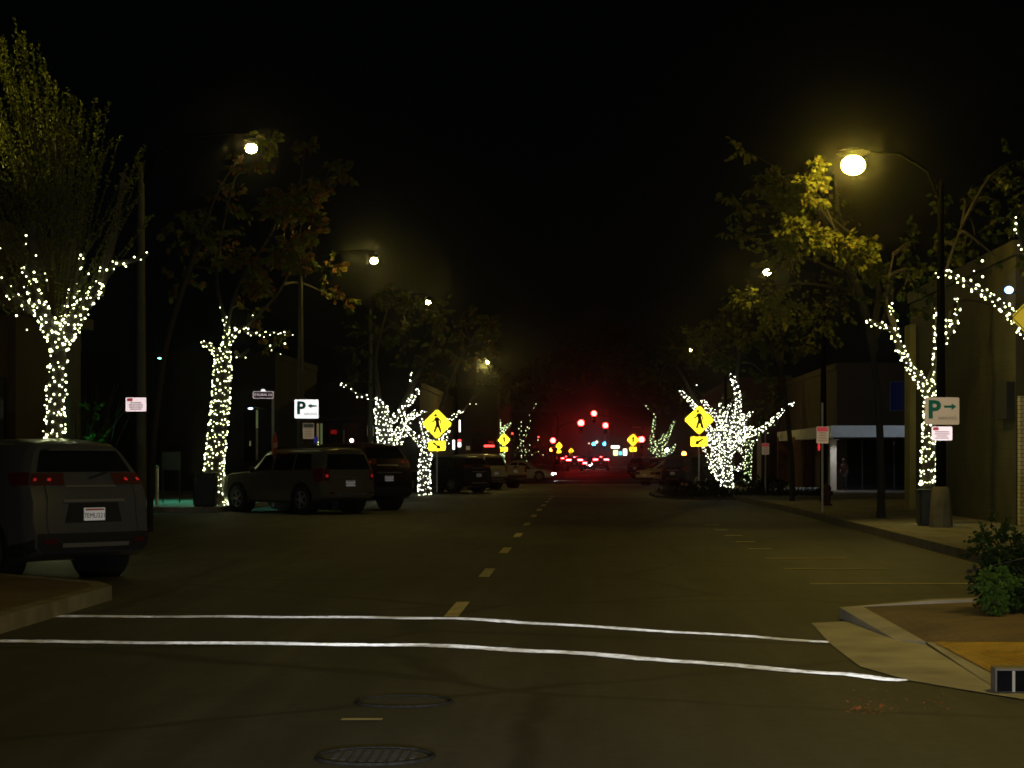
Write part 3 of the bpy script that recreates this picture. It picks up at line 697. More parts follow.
def plate_txt(): return None
def make_car(name, kind, dims, loc, heading, label, pm, lit=False, plate='', group='cars parked along the street', cat='car', rails=False, lamps='corner', front_lit=False, skid=True, bumper=None):
    L,W,H = dims
    c = Car(kind,L,W,H); hh = c.hh; k = c.k
    root = empty(name, loc, heading); tag(root, label, cat, group)
    c.body(pm, root)
    cabin = kind != 'sedan' and kind != 'pickup'
    f = L/4.6
    if cabin: wins = [(.62,1.22,.80,1.26),(1.30,2.14,1.33,2.14),(2.22,3.10,2.22,2.72)] if kind=='suv' else [(.45,1.22,.55,1.24),(1.30,2.14,1.31,2.14),(2.22,3.02,2.22,2.68)]
    elif kind == 'pickup': wins = [(1.78,2.25,1.90,2.25),(2.32,3.05,2.32,2.70)]
    else: wins = [(1.35,2.10,1.60,2.10),(2.18,3.15,2.18,2.72)]
    for sg in (1,-1):
        for q in wins:
            b = MB(); b.grid(c.side(*(x*f for x in q), 4.12, 4.92, sg, .008)); b.build('side_window', M['glass'], root, True)
    if cabin or True:
        b = MB()
        if cabin: b.grid(c.rear(4.34 if kind=='suv' else 4.10,5.55 if kind=='suv' else 4.95,-.90,.90,.010)); 
        elif kind == 'pickup':
            ya = 1.64*f; b.grid([[(a*.62*k, c.S(1.66*f,v).y-.012-.02*(v<5), c.S(1.66*f,v).z) for a in np.linspace(-1,1,5)] for v in np.linspace(4.2,4.95,4)])
        else:
            b.grid([[Vector((a*c.ring(y,6.2)[0], c.S(y,6.5).y, c.S(y,6.5).z+.02)) for a in np.linspace(-.95,.95,7)] for y in np.linspace(.72*f,1.66*f,6)])
        b.build('rear_window', M['glass'], root, True)
        ys = np.linspace(2.80*f,3.40*f,5)
        b = MB(); b.grid([[Vector((a*c.ring(y,6.0)[0], y, c.S(y,6.5).z+.018)) for a in np.linspace(-.95,.95,7)] for y in ys]); b.build('windscreen', M['glass'], root, True)
    # lamps
    tm = M['tail'] if lit else M['red_lens']
    for sg in (1,-1):
        b = MB()
        if kind == 'suv': v0,v1,a0 = 3.92,4.30,.44
        elif kind in ('boxy',): v0,v1,a0 = 3.35,4.15,.80
        elif kind == 'pickup': v0,v1,a0 = 3.1,3.95,.82
        else: v0,v1,a0 = 3.3,3.85,.55
        P = [[c.Rr(v0+(v1-v0)*j/3, sg*(a0+(1-a0)*i/5*.995), .012) for i in range(6)] for j in range(4)]
        b.grid(P if sg > 0 else [r_[::-1] for r_ in P])
        if lamps == 'corner': b.grid(c.side(0,.30*f,.0,.42*f,v0,v1,sg,.012,4))
        tl = b.build('tail_light', tm, root, True)
        if cabin and not lit:
            am = a0+(1-a0)*.45
            for aq in ((am-.03,am+.03),(.90,.95)):
                b = MB(); b.grid([[c.Rr(v0+(v1-v0)*q, sg*a_, .02) for a_ in (aq if sg>0 else aq[::-1])] for q in (.3,.55)]); b.build('reflector', M['red_spot'], tl)
        if cabin and not lit:      # fog reflector low in the bumper
            b = MB(); b.grid([[c.Rr(2.15+.2*j, sg*(.70+.04*i), .045) for i in range(6)] for j in range(2)]); b.build('reflector', M['red_lens'], root)
        # head lamps
        b = MB(); b.grid([[c.Fr(3.2+.7*j/3, sg*(.5+.45*i/4), .012) for i in range(5)] for j in range(4)])
        b.build('headlight', M['head'] if front_lit else M['glass'], root, True)
        # mirror
        b = MB(); q = c.S(2.95*f,4.1,sg); b.ball((q.x+sg*.12,q.y,q.z+.06),(.11,.06,.08),8,6); b.box(q.x-.02,q.x+sg*.1+.02 if sg>0 else q.x+.02,q.y-.02,q.y+.02,q.z,q.z+.05) if sg>0 else b.box(q.x-.12,q.x+.02,q.y-.02,q.y+.02,q.z,q.z+.05)
        b.build('wing_mirror', M['black'], root, True)
        if rails:
            b = MB(); b.tube([(sg*(.60*k), y, c.S(y,6).z+.05+.0*i) for i,y in enumerate(np.linspace(.55*f,2.5*f,6))], .02, 6); b.build('roof_rail', M['dark_metal'], root, True)
        for y in (.86*f, L-.88*f):
            wr = .36*hh if kind != 'sedan' else .33
            xo = c.ring(y,2.6)[0]
            b = MB(); b.tube([(sg*(xo-.30),y,wr+.03),(sg*(xo+.012),y,wr+.03)], wr+.075, 24); b.build('wheel_arch', M['black'], root, True)
            wh = empty('wheel', (sg*(xo-.10), y, wr)); wh.parent = root
            b = MB(); b.tube([(-.11,0,0),(-.09,0,0),(.10,0,0),(.125,0,0)] if sg>0 else [(.11,0,0),(.09,0,0),(-.10,0,0),(-.125,0,0)], [wr-.03,wr,wr,wr-.035], 24); b.build('tyre', M['rubber'], wh, True)
            b = MB(); x0 = sg*.128
            b.tube([(x0-sg*.02,0,0),(x0+sg*.003,0,0)], [wr*.66,wr*.64], 20)
            for i in range(5):
                a = 2*PI*i/5; b.tube([(x0+sg*.006,.04*math.cos(a),.04*math.sin(a)),(x0+sg*.010,wr*.6*math.cos(a),wr*.6*math.sin(a))], .03, 5)
            b.build('rim', M['alloy'], wh, True)
            b = MB()
            for i in range(5):
                a = 2*PI*(i+.5)/5; x1 = x0+sg*.005
                b.poly([(x1,wr*.2*math.cos(a),wr*.2*math.sin(a)),(x1,wr*.56*math.cos(a-.38),wr*.56*math.sin(a-.38)),(x1,wr*.56*math.cos(a+.38),wr*.56*math.sin(a+.38))])
            b.build('rim_opening', M['black'], wh)
    # bumper band, plate, tailgate trim
    b = MB(); b.grid(c.rear(1.1,2.55,-.985,.985,.022,10)); 
    for sg in (1,-1): b.grid(c.side(0,.42*f,0,.40*f,1.5,2.35,sg,.018,4))
    b.build('rear_bumper', bumper or (M['black'] if kind!='pickup' else M['dark_metal']), root, True)
    if cabin and skid:
        b = MB(); b.grid(c.rear(2.02,2.18,-.6,.6,.05,8)); b.build('skid_trim', M['alloy'], root, True)
    vz = 3.16 if kind in ('suv','boxy') else 3.25
    q = c.Rr(vz,0); n_up = .02
    if kind in ('suv','boxy'):
        b = MB(); 
        b.plate([(-.42,q.z-.10),(.42,q.z-.10),(.36,q.z+.14),(-.36,q.z+.14)], q.y-.014, q.y-.002); b.build('plate_recess', M['black'] if kind=='suv' else pm, root)
        b = MB(); b.plate([(-.45,q.z+.15),(.45,q.z+.15),(.45,q.z+.185),(-.45,q.z+.185)], q.y-.03, q.y-.004); b.build('tailgate_trim', M['alloy'], root)
    b = MB(); b.plate([(-.155,q.z-.078),(.155,q.z-.078),(.155,q.z+.078),(-.155,q.z+.078)], q.y-.026, q.y-.016); pl = b.build('licence_plate', M['plate_white'], root)
    b = MB(); b.plate([(-.14,q.z+.045),(.14,q.z+.045),(.14,q.z+.068),(-.14,q.z+.068)], q.y-.030, q.y-.0265); b.build('plate_heading', M['red_ink'], pl)
    if plate: lettering(plate, .085, M['black_ink'], pl, (0,q.y-.029,q.z-.02), .95, ext=.001)
    if kind == 'suv' and not lit:
        for sg in (-1,1):
            b = MB()
            P_ = [c.Rr(v, sg*(.80-.02*(v-2.5)), .006) for v in np.linspace(2.55,3.95,8)]
            b.grid([[p-Vector((.006,0,0)) for p in P_],[p+Vector((.006,0,0)) for p in P_]])
            b.build('tailgate_seam', M['black_ink'], root)
        b = MB(); b.grid(c.rear(3.86,3.91,-.44,.44,.02,10)); b.build('chrome_strip', M['alloy'], root)
    if cabin:
        b = MB(); qq = c.Rr(4.05,0); b.tube([(0,qq.y-.03,qq.z+.03),(.30,qq.y+.02,qq.z+.10)], .012, 6); b.build('rear_wiper', M['black'], root)
        qt = c.Rr(4.98,0)
        b = MB(); b.box(-.5*k,.5*k,qt.y-.06,qt.y+.12,qt.z+.035,qt.z+.065); b.build('spoiler', pm, root)
    if lit:
        b = MB(); qq = c.Rr(4.98 if cabin else 5.0,0); b.box(-.11,.11,qq.y-.07,qq.y-.04,qq.z-.02,qq.z+.03); b.build('brake_light', M['tail'], root)
    if kind == 'pickup':
        b = MB(); qq = c.Rr(3.9,0); b.box(-.12,.12,qq.y-.05,qq.y-.005,qq.z-.04,qq.z+.03); b.build('tailgate_handle', M['black'], root)
    return root
def rear_right(xp, d, W, th, ):
    """rear centre for a car whose right rear corner stands at a picture column; heading left by th"""
    X = gx(xp, d); r = Vector((math.cos(th), math.sin(th)))
    return X - r.x*W/2, d - r.y*W/2
def park(name, kind, dims, xp, d, th, label, pm, **kw):
    x, y = rear_right(xp, d, dims[1]*.96, th)
    return make_car(name, kind, dims, (x,y,gz(y)), th, label, pm, **kw)
P_silver = paint('silver', (.115,.115,.115), .5); P_gold = paint('gold', (.20,.175,.115), .5); P_maroon = paint('maroon', (.028,.006,.006)); P_black = paint('black', (.015,.015,.016))
P_tan = paint('tan', (.42,.36,.24)); P_cream = paint('cream', (.55,.52,.45), .1); P_grey = paint('grey', (.10,.10,.10), .4); P_red = paint('red', (.2,.02,.02)); P_navy = paint('navy', (.02,.03,.06))
T45 = math.radians(45)
park('parked_suv','suv',(4.6,1.86,1.74),149,26.6,math.radians(50),'silver SUV parked at the far left, its rear to the road, the nearest vehicle', P_silver, plate='7EMU321', cat='car')
park('parked_suv','boxy',(4.7,1.88,1.76),375,57.4,T45,'gold boxy SUV parked below the left P sign', P_gold, plate='6KTR520', rails=True, bumper=P_gold)
park('parked_suv','suv',(4.95,1.98,1.92),413,61.2,T45,'dark maroon SUV parked right of the gold one', P_maroon, plate='8CDL114', skid=False)
park('parked_suv','suv',(4.7,1.88,1.72),492,101,T45,'black SUV parked below the left lit trees and crossing sign', P_black, plate='5WLM')
park('parked_truck','boxy',(4.8,1.90,1.85),508,112,T45,'tan high backed SUV parked just beyond the black one', P_tan)
park('parked_truck','pickup',(5.5,1.98,1.85),527,117,T45,'tan pickup truck with its tailgate towards the road, red lamp at its corner', P_tan, cat='truck')
x, y = gx(549,150), 150
make_car('turning_car','sedan',(4.6,1.8,1.45),(x-4.2,y+1.0,gz(y)),math.radians(-100),'cream car with one white headlight showing, pulling out at the left', P_cream, front_lit=True)
def park_r(name, kind, dims, xp, d, th, label, pm, **kw):
    X = gx(xp,d); r = Vector((math.cos(-th), math.sin(-th)))
    x = X + r.x*dims[1]*.48; y = d + r.y*dims[1]*.48
    return make_car(name, kind, dims, (x,y,gz(y)), -th, label, pm, **kw)
park_r('parked_suv','boxy',(4.7,1.88,1.80),661,114,T45,'black SUV parked at the right beside the crossing sign post', P_black, plate='7GHL')
park_r('parked_car','sedan',(4.6,1.82,1.47),635,127,T45,'dark tan sedan parked left of the black SUV at right', P_tan)
park_r('parked_car','suv',(4.6,1.84,1.70),645,140,T45,'dark grey car parked behind the tan sedan at right', P_grey)
park_r('parked_car','suv',(4.6,1.84,1.66),627,165,T45,'small dark car parked far down the right kerb', P_navy)
# traffic waiting at the lights far down the street
def traffic(xp, d, kind, pm, label, dims=(4.6,1.84,1.6), front=False):
    h = PI if front else 0
    yy = d + (dims[0] if front else 0)
    return make_car('waiting_car', kind, dims, (gx(xp,d), yy, gz(d)), h, label, pm, lit=not front, front_lit=front, group='cars in the traffic far down the street')
traffic(574.5, 235, 'suv', P_grey, 'far car with red tail lights, leftmost in the queue', (4.7,1.9,1.72))
traffic(601, 245, 'suv', P_red, 'far car with red tail lights, rightmost in the queue', (4.7,1.9,1.75))
traffic(582.5, 320, 'sedan', P_black, 'far car with red tail lights, farthest behind the leftmost one')
traffic(595, 270, 'suv', P_silver, 'far oncoming car with white headlights just right of the centre line', (4.7,1.9,1.7), True)
traffic(579.5, 262, 'sedan', P_silver, 'far car with red tail lights just right of the leftmost in the queue')
traffic(588, 265, 'sedan', P_black, 'far oncoming car with white headlights on the centre line', (4.4,.9*1.1,1.45), True)
traffic(566, 380, 'suv', P_navy, 'tiny far car with red tail lights at the left end of the road')
traffic(608.5, 340, 'sedan', P_navy, 'tiny far car with red tail lights at the right end of the road')

# ---------------------------------------------------------------- trees
def leaf_quads(b, c, n, r, size, squash=.8, droop=.3):
    """twigs from the clump's middle outwards, leaves along them: uneven edge, gaps between the twigs"""
    tw = max(5, int(n/16))
    per = max(1, int(n/tw))
    for _ in range(tw):
        th = U(0,2*PI); ph = math.acos(U(-1,1)); rr = r*(.55+.55*R())
        dvec = Vector((math.sin(ph)*math.cos(th), math.sin(ph)*math.sin(th), math.cos(ph)*squash))
        for k in range(per):
            t = (.25+.75*(k+R())/per)
            p = c + dvec*rr*t + Vector((U(-1,1),U(-1,1),U(-1,1)))*r*.07
            u = (dvec + Vector((U(-1,1),U(-1,1),U(-1,.5)-droop))*.9).normalized()
            v = u.orthogonal(); v.rotate(Matrix.Rotation(U(0,2*PI),3,u))
            s = size*U(.6,1.25)
            b.quad(p, p+u*s*.5+v*s*.24, p+u*s, p+u*s*.5-v*s*.24)
def curve_pts(pts, n=5):
    """smooth a polyline (Catmull-Rom)"""
    pts = [Vector(p) for p in pts]
    if len(pts) < 3:
        return [pts[0].lerp(pts[-1], k/n) for k in range(n+1)]
    out = []
    for i in range(len(pts)-1):
        p0 = pts[max(i-1,0)]; p1 = pts[i]; p2 = pts[i+1]; p3 = pts[min(i+2,len(pts)-1)]
        for k in range(n):
            t = k/n
            out.append(.5*((2*p1)+(p2-p0)*t+(2*p0-5*p1+4*p2-p3)*t*t+(3*p1-p0-3*p2+p3)*t**3))
    out.append(pts[-1]); return out
BULB_ME = {}
def bulb_mesh(r, m):
    k = (round(r,4), m)
    if k not in BULB_ME:
        me = bpy.data.meshes.new('bulb'); t = (1+5**.5)/2
        b = MB(); b.ball((0,0,0), r, 6, 4); me.from_pydata(b.v, [], b.f); me.materials.append(M[m]); BULB_ME[k] = me
    return BULB_ME[k]
def string_lights(pos, cordpaths, d, r, m, label, base):
    root = empty('light_string', base); tag(root, label, 'string lights', 'strings of lights wound round the street trees')
    b = MB()
    for cp in cordpaths:
        if len(cp) > 1: b.tube([p-Vector(base) for p in cp], .006, 3, False)
    if b.v: b.build('cord', M['cord'], root)
    order = sorted(pos, key=lambda p: p.y)       # nearest the eye first
    me = bulb_mesh(r, m)
    for p in order[:100]:
        o = bpy.data.objects.new('bulb', me); COL.objects.link(o); o.parent = root; o.location = p-Vector(base); s = U(.6,1.35); o.scale = (s,s,s)
    if len(order) > 100:
        b = MB()
        for p in order[100:]: b.ball(p-Vector(base), r*U(.6,1.35), 6, 4)
        o = b.build('bulb', M[m], root); tag(o, kind='stuff')
    return root
def tree(name, d, trunk, limbs, crown, label, tr=.2, leaf='leaf', bark='bark', cat='tree', leafsize=.16, dens=1.0, lights=None, spread=.5, group='street trees', extra=None):
    """trunk, limbs: columns and rows seen from the eye, turned into metres at distance d; each limb also leaves the plane in depth"""
    s = F/d
    T = [px(q[0],q[1],d) for q in trunk]
    base = Vector((T[0].x, d, T[0].z))
    root = empty(name, base); tag(root, label, cat, group)
    b = MB(); paths = []
    n = len(T); tp = curve_pts(T, 4)
    rad = [tr*(1.18 if i == 0 else 1)*(1-.25*i/len(tp)) for i in range(len(tp))]
    b.tube([p-base for p in tp], rad, 10); paths.append((tp, rad, 1))
    for li, l in enumerate(limbs):
        r0, pts = l[0], l[1]; dep = l[2] if len(l) > 2 else U(-spread,spread)
        L_ = [px(q[0],q[1],d) for q in pts]; m_ = len(L_)-1
        for i in range(len(L_)): L_[i].y += dep*i/m_
        lp = curve_pts(L_, 4); rd = [r0*(1-.75*i/(len(lp)-1))+.012 for i in range(len(lp))]
        b.tube([p-base for p in lp], rd, 7); paths.append((lp, rd, l[3] if len(l) > 3 else 1))
    # twigs reaching up into the clumps
    for c in crown:
        cc = px(c[0],c[1],d+c[2])
        src = min((p for pth in paths[1:] or paths for p in pth[0]), key=lambda p: (p-cc).length)
        if (src-cc).length < 9:
            mid = src.lerp(cc,.5)+Vector((U(-.3,.3),U(-.3,.3),.25))
            b.tube([p-base for p in curve_pts([src,mid,cc],4)], [.05,.045,.04,.035,.03,.025,.02,.015,.01], 5)
    b.build('trunk', M[bark], root, True)
    if crown:
        b = MB()
        for c in crown:
            leaf_quads(b, px(c[0],c[1],d+c[2])-base, int(c[4]*dens), c[3], leafsize)
        b.build('crown', M[leaf], root)
    if lights:
        pos = []; cords = []
        for pth, rd, on in paths:
            if not on: continue
            ln = sum((pth[i+1]-pth[i]).length for i in range(len(pth)-1))
            pitch = lights['pitch']*(1 if rd[0] > .1 else 1.1); 
            strands = lights.get('strands',1) if rd[0] > .1 else 1
            for st in range(strands):
                a = U(0,2*PI); t = 0; cp = []; stp = lights['step']
                while t < ln*.995:
                    acc = 0; i = 0
                    while i < len(pth)-2 and acc+(pth[i+1]-pth[i]).length < t: acc += (pth[i+1]-pth[i]).length; i += 1
                    sl = max(1e-6,(pth[i+1]-pth[i]).length); f = min(1,(t-acc)/sl)
                    c = pth[i].lerp(pth[i+1], f); rr = rd[i]*(1-f)+rd[i+1]*f
                    ax = (pth[i+1]-pth[i]).normalized(); e1 = ax.orthogonal().normalized(); e1 = (Vector((0,-1,0))-ax*ax.dot(Vector((0,-1,0)))); 
                    e1 = e1.normalized() if e1.length > .1 else ax.orthogonal().normalized(); e2 = ax.cross(e1)
                    p = c+(e1*math.cos(a)+e2*math.sin(a))*(rr+.02)
                    cp.append(p)
                    if R() < lights.get('keep',1)*on: pos.append(p+ax*U(-.32,.32)*pitch+Vector((U(-1,1),U(-1,1),U(-1,1)))*.02)
                    circ = 2*PI*(rr+.02); hyp = math.hypot(circ, pitch); da = 2*PI*stp/hyp; a += da*U(.85,1.15); t += pitch*stp/hyp
                cords.append(cp)
        for e in extra or []:
            q = px(e[0],e[1],d); q.y += U(-.3,.3); pos.append(q)
        string_lights(pos, cords, d, lights['r'], lights.get('m','bulb'), lights['label'], base)
    return root

# left tree 1: upright willowy crown, lit trunk
d = 32.5; s = F/d
t1 = tree('street_tree', d, [(53,554),(54,470),(55,420),(58,365),(60,338)],
  [(.14,[(60,342),(48,318),(40,296),(34,268)],-.5),(.15,[(60,340),(68,315),(70,288)],.2),(.13,[(63,338),(82,310),(97,293),(103,287)],-.3),(.05,[(98,292),(106,272),(116,266),(126,264),(140,262),(153,257)],-.4,.8),
   (.04,[(72,292),(79,268),(88,253)],-.2,.8),(.07,[(48,320),(20,300),(8,285),(-5,264)],-.5,.8),(.09,[(36,275),(28,210),(15,140)],.4,0),(.09,[(70,290),(72,220),(60,140)],-.3,0),(.08,[(98,295),(112,230),(120,170)],.3,0)],
  [], 'left willowy tree with feathery upright crown and lit trunk behind the silver SUV', .145, 'leaf_willow', leafsize=.09,
  lights=dict(pitch=.26, step=.075, r=.0125, strands=2, keep=.92, label='string of white lights round the trunk behind the silver SUV'),
  extra=[(5,250),(23,243),(30,237),(40,257),(41,272),(33,300),(80,262),(46,280),(28,330),(18,316),(92,275)])
b = MB(); base = t1.location; st = MB()
xs = [-110,-60,-30,0,15,38,55,75,110,145,158]; yt = [150,70,25,34,26,44,84,95,112,150,240]
OUT = [(108,103),(100,125),(85,110),(120,135),(146,147),(128,165),(142,190),(112,140),(95,98),(55,80),(38,40),(15,20),(22,36),(68,88),(75,105),(150,215),(132,178),(45,60)]
for i in range(190):
    xt = U(-110,156) if i > 70 else U(-20,110); top = float(np.interp(xt, xs, yt)); ytip = top + (U(0,8) if i%6==0 else abs(random.gauss(0,60)))
    if i < len(OUT): xt, ytip = OUT[i]
    elif xt > 88 and R() < .62: continue
    x0 = 56+(xt-56)*U(.05,.42); y0 = min(315, ytip+U(100,210))
    p0 = px(x0,y0,d+U(-1.6,1.6)*.6); p2 = px(xt,ytip,p0.y+U(-1.5,1.5)); 
    p1 = p0.lerp(p2,.5)+Vector(((p2.x-p0.x)*.04,0,0))
    pts = curve_pts([p0,p1,p2],6); ln = (p2-p0).length
    st.tube([p-base for p in pts], [.012-.0008*k for k in range(len(pts))], 3, False)
    nl = int(ln/.028)
    for k in range(nl):
        t = (k+R())/nl; q = t*(len(pts)-1); j = min(int(q),len(pts)-2); p = pts[j].lerp(pts[j+1],q-j)-base
        ax = (pts[j+1]-pts[j]).normalized(); sv = Vector((U(-1,1),U(-1,1),U(-.6,.9))).normalized()
        u = (ax*.7+sv).normalized(); v = u.orthogonal(); v.rotate(Matrix.Rotation(U(0,6.28),3,u)); z = U(.04,.08)
        b.quad(p, p+u*z*.5+v*z*.2, p+u*z, p+u*z*.5-v*z*.2)
b.build('crown', M['leaf_willow'], t1); st.build('shoot', M['bark'], t1)

# left tree 2
tree('street_tree', 60, [(215,505),(214,470),(219,420),(222,375),(223,352)],
  [(.12,[(222,358),(213,348),(203,342)],-.3),(.14,[(223,356),(231,338),(246,327)],-.4),(.05,[(244,330),(258,335),(275,333),(291,335)],-.3,.75),(.10,[(222,356),(226,335),(224,318)],.3),(.05,[(236,352),(242,357),(252,350)],-.5,.3),(.05,[(226,335),(240,290),(275,240)],-1.,0),(.06,[(224,318),(215,270),(225,200)],.5,0),(.035,[(246,327),(285,285),(305,225)],-.6,0)],
  [(288,208,-1,.75,420),(272,200,-1.5,.5,220),(306,203,-1,.6,300),(312,228,-1.5,.55,260),(322,185,0,.5,200),(343,172,0,.4,130),(285,252,-1,.75,320),(300,262,-1,.6,220),(245,262,-1.5,.6,220),(258,285,-.5,.5,180),(262,292,0,.5,140),(305,150,0,.45,130),(330,165,0,.35,90),
   (230,200,2.5,1.1,135),(215,250,2.5,1.1,135),(190,235,2.5,1,117),(250,170,2.5,.9,108),(180,280,1.5,.8,90),(325,270,1.5,.7,90),(250,310,2.5,.9,108),(340,300,2.5,.8,90),(270,340,1.0,.6,72)],
  'tall tree with lit trunk and yellow green crown left of the street name sign', .29, 'leaf_autumn', leafsize=.22,
  lights=dict(pitch=.30, step=.11, r=.0155, strands=2, keep=.95, label='string of white lights winding up the tall trunk left of the street name sign'),
  extra=[(221,308),(222,320),(230,352),(247,358),(271,350),(271,346),(286,344),(284,332),(293,335),(252,315),(280,354),(217,495),(219,488),(218,501),(219,480)])
tree('street_tree', 43, [(150,545),(151,480),(158,400),(170,330),(200,240)], [(.012,[(195,255),(225,195),(262,155)],-1.5)],
  [(270,140,-2.6,.28,110),(264,152,-2.6,.16,40),(210,235,0,.9,120),(180,215,0,.9,120)], 'dark unlit tree leaning from beside the leftmost lamp post', .07, 'leaf', 'bark_dark', leafsize=.17)
# left trees 3 and 4
tree('street_tree', 76, [(388,505),(388,470),(386,445),(383,420),(380,405)],
  [(.12,[(381,408),(378,400),(377,396)],0),(.12,[(386,425),(398,415),(405,408),(415,396),(420,390)],-.3),(.05,[(413,398),(411,385),(412,374)],-.2,.6),(.10,[(389,445),(398,432),(405,420),(402,412)],-.5),(.09,[(390,447),(402,440),(408,425),(418,412)],-.5),(.04,[(378,402),(367,397),(356,392),(341,384)],-.2,.25),(.1,[(380,405),(375,360),(385,310)],.5,0),(.1,[(400,410),(425,360),(440,320)],.5,0)],
  [(385,294,-.5,.7,270),(398,300,-.5,.6,198),(378,300,0,.5,64),(420,308,0,.9,112),(440,312,0,.9,112),(370,330,1,1.2,120),(405,335,1,1.2,128),(440,345,1,1.2,120),(355,350,1,1.1,104),(415,365,1,.9,80),(360,375,0,.7,64)],
  'thick lit tree with forked limbs just left of the left crossing sign', .30, 'leaf', leafsize=.2,
  lights=dict(pitch=.25, step=.14, r=.0165, strands=2, keep=.95, m='bulb_cool', label='dense white lights on the thick forked tree left of the left crossing sign'),
  extra=[(341,385),(344,387),(356,393),(357,397),(367,395),(368,399),(410,380),(412,373),(417,389)])
tree('street_tree', 92, [(425,500),(424,478),(425,460),(428,448),(429,440)],
  [(.16,[(427,450),(415,436),(408,430)],-.4),(.07,[(410,432),(400,437),(392,442)],-.3),(.09,[(410,432),(403,424),(411,415),(416,411)],-.4),(.10,[(428,446),(424,428),(420,415),(428,411)],-.4),(.12,[(430,443),(442,428),(452,417),(463,410)],.5),(.09,[(430,445),(446,437),(448,425)],.3),(.08,[(431,440),(436,424),(441,412)],.3),(.06,[(440,432),(448,440),(446,448)],-.2),(.1,[(430,440),(450,380),(470,340)],1,0)],
  [(470,318,0,1,104),(488,325,-.5,.8,270),(492,340,-.5,.7,198),(490,352,0,.6,64),(455,330,1,1.2,112),(470,355,1,1.2,112),(500,372,0,.9,88),(510,385,0,.8,72),(440,380,1,.9,80)],
  'lit tree behind the left crossing sign, its glowing branches spreading both ways', .27, 'leaf_autumn', leafsize=.22,
  lights=dict(pitch=.26, step=.15, r=.0165, strands=2, keep=.95, m='bulb_cool', label='dense white lights on the tree behind the left crossing sign'),
  extra=[(470,404),(476,404),(424,485),(425,478),(419,472),(458,412)])
# right big lit tree
tree('street_tree', 92, [(727,497),(727,480),(726,465),(727,452)],
  [(.22,[(722,478),(716,465),(715,450),(718,438)],-.3),(.15,[(727,455),(735,430),(738,410),(737,392),(732,378),(730,375)],-.2),(.13,[(730,452),(745,435),(752,425)],-.2),(.09,[(744,436),(760,430),(775,418),(785,408),(793,404)],-.6),(.14,[(722,445),(710,432),(703,418),(690,402),(680,391)],-.5),(.10,[(708,428),(700,412),(694,406)],-.4),(.10,[(715,436),(722,415),(720,402)],.2),(.09,[(712,420),(706,405),(702,400)],.2),(.10,[(730,440),(724,420),(730,404)],-.3),(.11,[(737,432),(742,416),(750,416)],-.2),(.12,[(728,450),(740,445),(742,428),(739,418)],-.4),(.13,[(724,455),(712,446),(706,438)],-.6),(.06,[(724,452),(712,438),(704,424)],0.7),(.06,[(724,448),(717,422),(712,408)],-0.7),(.06,[(724,444),(723,426),(722,412)],0.7),(.06,[(724,452),(730,420),(734,406)],-0.7),(.06,[(724,448),(738,438),(748,424)],0.7),(.06,[(724,444),(743,452),(756,438)],-0.7),(.06,[(724,452),(714,472),(708,458)],0.7),(.06,[(724,448),(736,470),(744,456)],-0.7),(.06,[(724,444),(711,458),(702,444)],0.7),(.06,[(724,452),(741,424),(752,410)],-0.7),(.06,[(724,448),(726,438),(728,424)],0.7),(.06,[(724,444),(718,450),(714,436)],-0.7),(.1,[(735,400),(740,350),(745,320)],1,0),(.1,[(700,412),(680,370),(665,350)],1,0)],
  [(715,330,-1,.9,340),(728,326,-1,.7,260),(700,338,0,.9,280),(672,345,0,1.1,300),(690,355,1,1.1,300),(745,340,0,1,280),(770,345,1,1.1,280),(795,335,1,1.1,280),(740,310,1,1,260),(650,350,1,1,260),(660,375,1,1,240),(720,360,1,1.1,260),(765,375,1,.9,200),(620,365,2,1.2,240)],
  'brightest lit tree on the right, thick with lights from base to limb tips', .27, 'leaf', leafsize=.22,
  lights=dict(pitch=.22, step=.13, r=.0160, strands=2, keep=.97, m='bulb_cool', label='thickest white lights, covering the right tree behind the bright crossing sign'),
  extra=[(697,385),(680,391),(731,374),(735,377)])
tree('street_tree', 112, [(748,482),(748,465),(749,452),(750,440)], [(.05,[(749,452),(755,440),(760,432)],.2,.5),(.05,[(749,452),(744,440),(742,430)],.2,.5)], [(755,420,0,1.2,260),(775,400,0,1.2,260),(735,400,1,1.2,240)],
  'slim tree with sparse green lights just right of the brightest tree', .17, 'leaf', leafsize=.25,
  lights=dict(pitch=.2, step=.16, r=.024, strands=1, keep=.9, m='bulb_far', label='sparse greenish lights on the slim trunk right of the brightest tree'), extra=[(752,436),(760,415),(775,425),(768,433)])
# right tree with forked lit limbs by the P sign
tree('street_tree', 43, [(928,525),(928,480),(930,430),(931,405),(930,392)],
  [(.10,[(930,395),(918,378),(905,362),(900,348)],-.2),(.06,[(900,350),(892,332),(880,326),(867,322)],-.3,.9),(.035,[(899,345),(897,330),(892,305)],.2,.8),(.10,[(931,394),(936,375),(939,350),(939,330),(938,306)],.2),(.05,[(930,395),(928,380),(934,365)],-.2,.8),(.05,[(939,350),(948,335),(955,318),(957,303),(952,298)],-.3),(.05,[(939,340),(946,330),(953,312)],.3,.9),(.04,[(939,330),(950,270),(970,220)],.9,0),(.035,[(900,348),(890,300),(900,250)],.9,0)],
  [(905,285,1.2,.7,130),(940,260,1.7,.8,160),(975,235,1.7,.8,150),(1000,200,1.7,.9,160),(960,200,2.2,.9,150),(915,250,2.2,.8,130),(1000,260,1.2,.7,110),(880,300,1.2,.5,80),(925,310,1.7,.5,70),(1015,160,2.2,.9,130),(1010,310,1.7,.4,50)],
  'forked lit tree behind the right P sign', .15, 'leaf', leafsize=.15,
  lights=dict(pitch=.24, step=.08, r=.014, strands=2, keep=.95, label='string of white lights on the forked tree behind the right P sign'),
  extra=[(891,304),(868,322),(872,326),(958,300)])
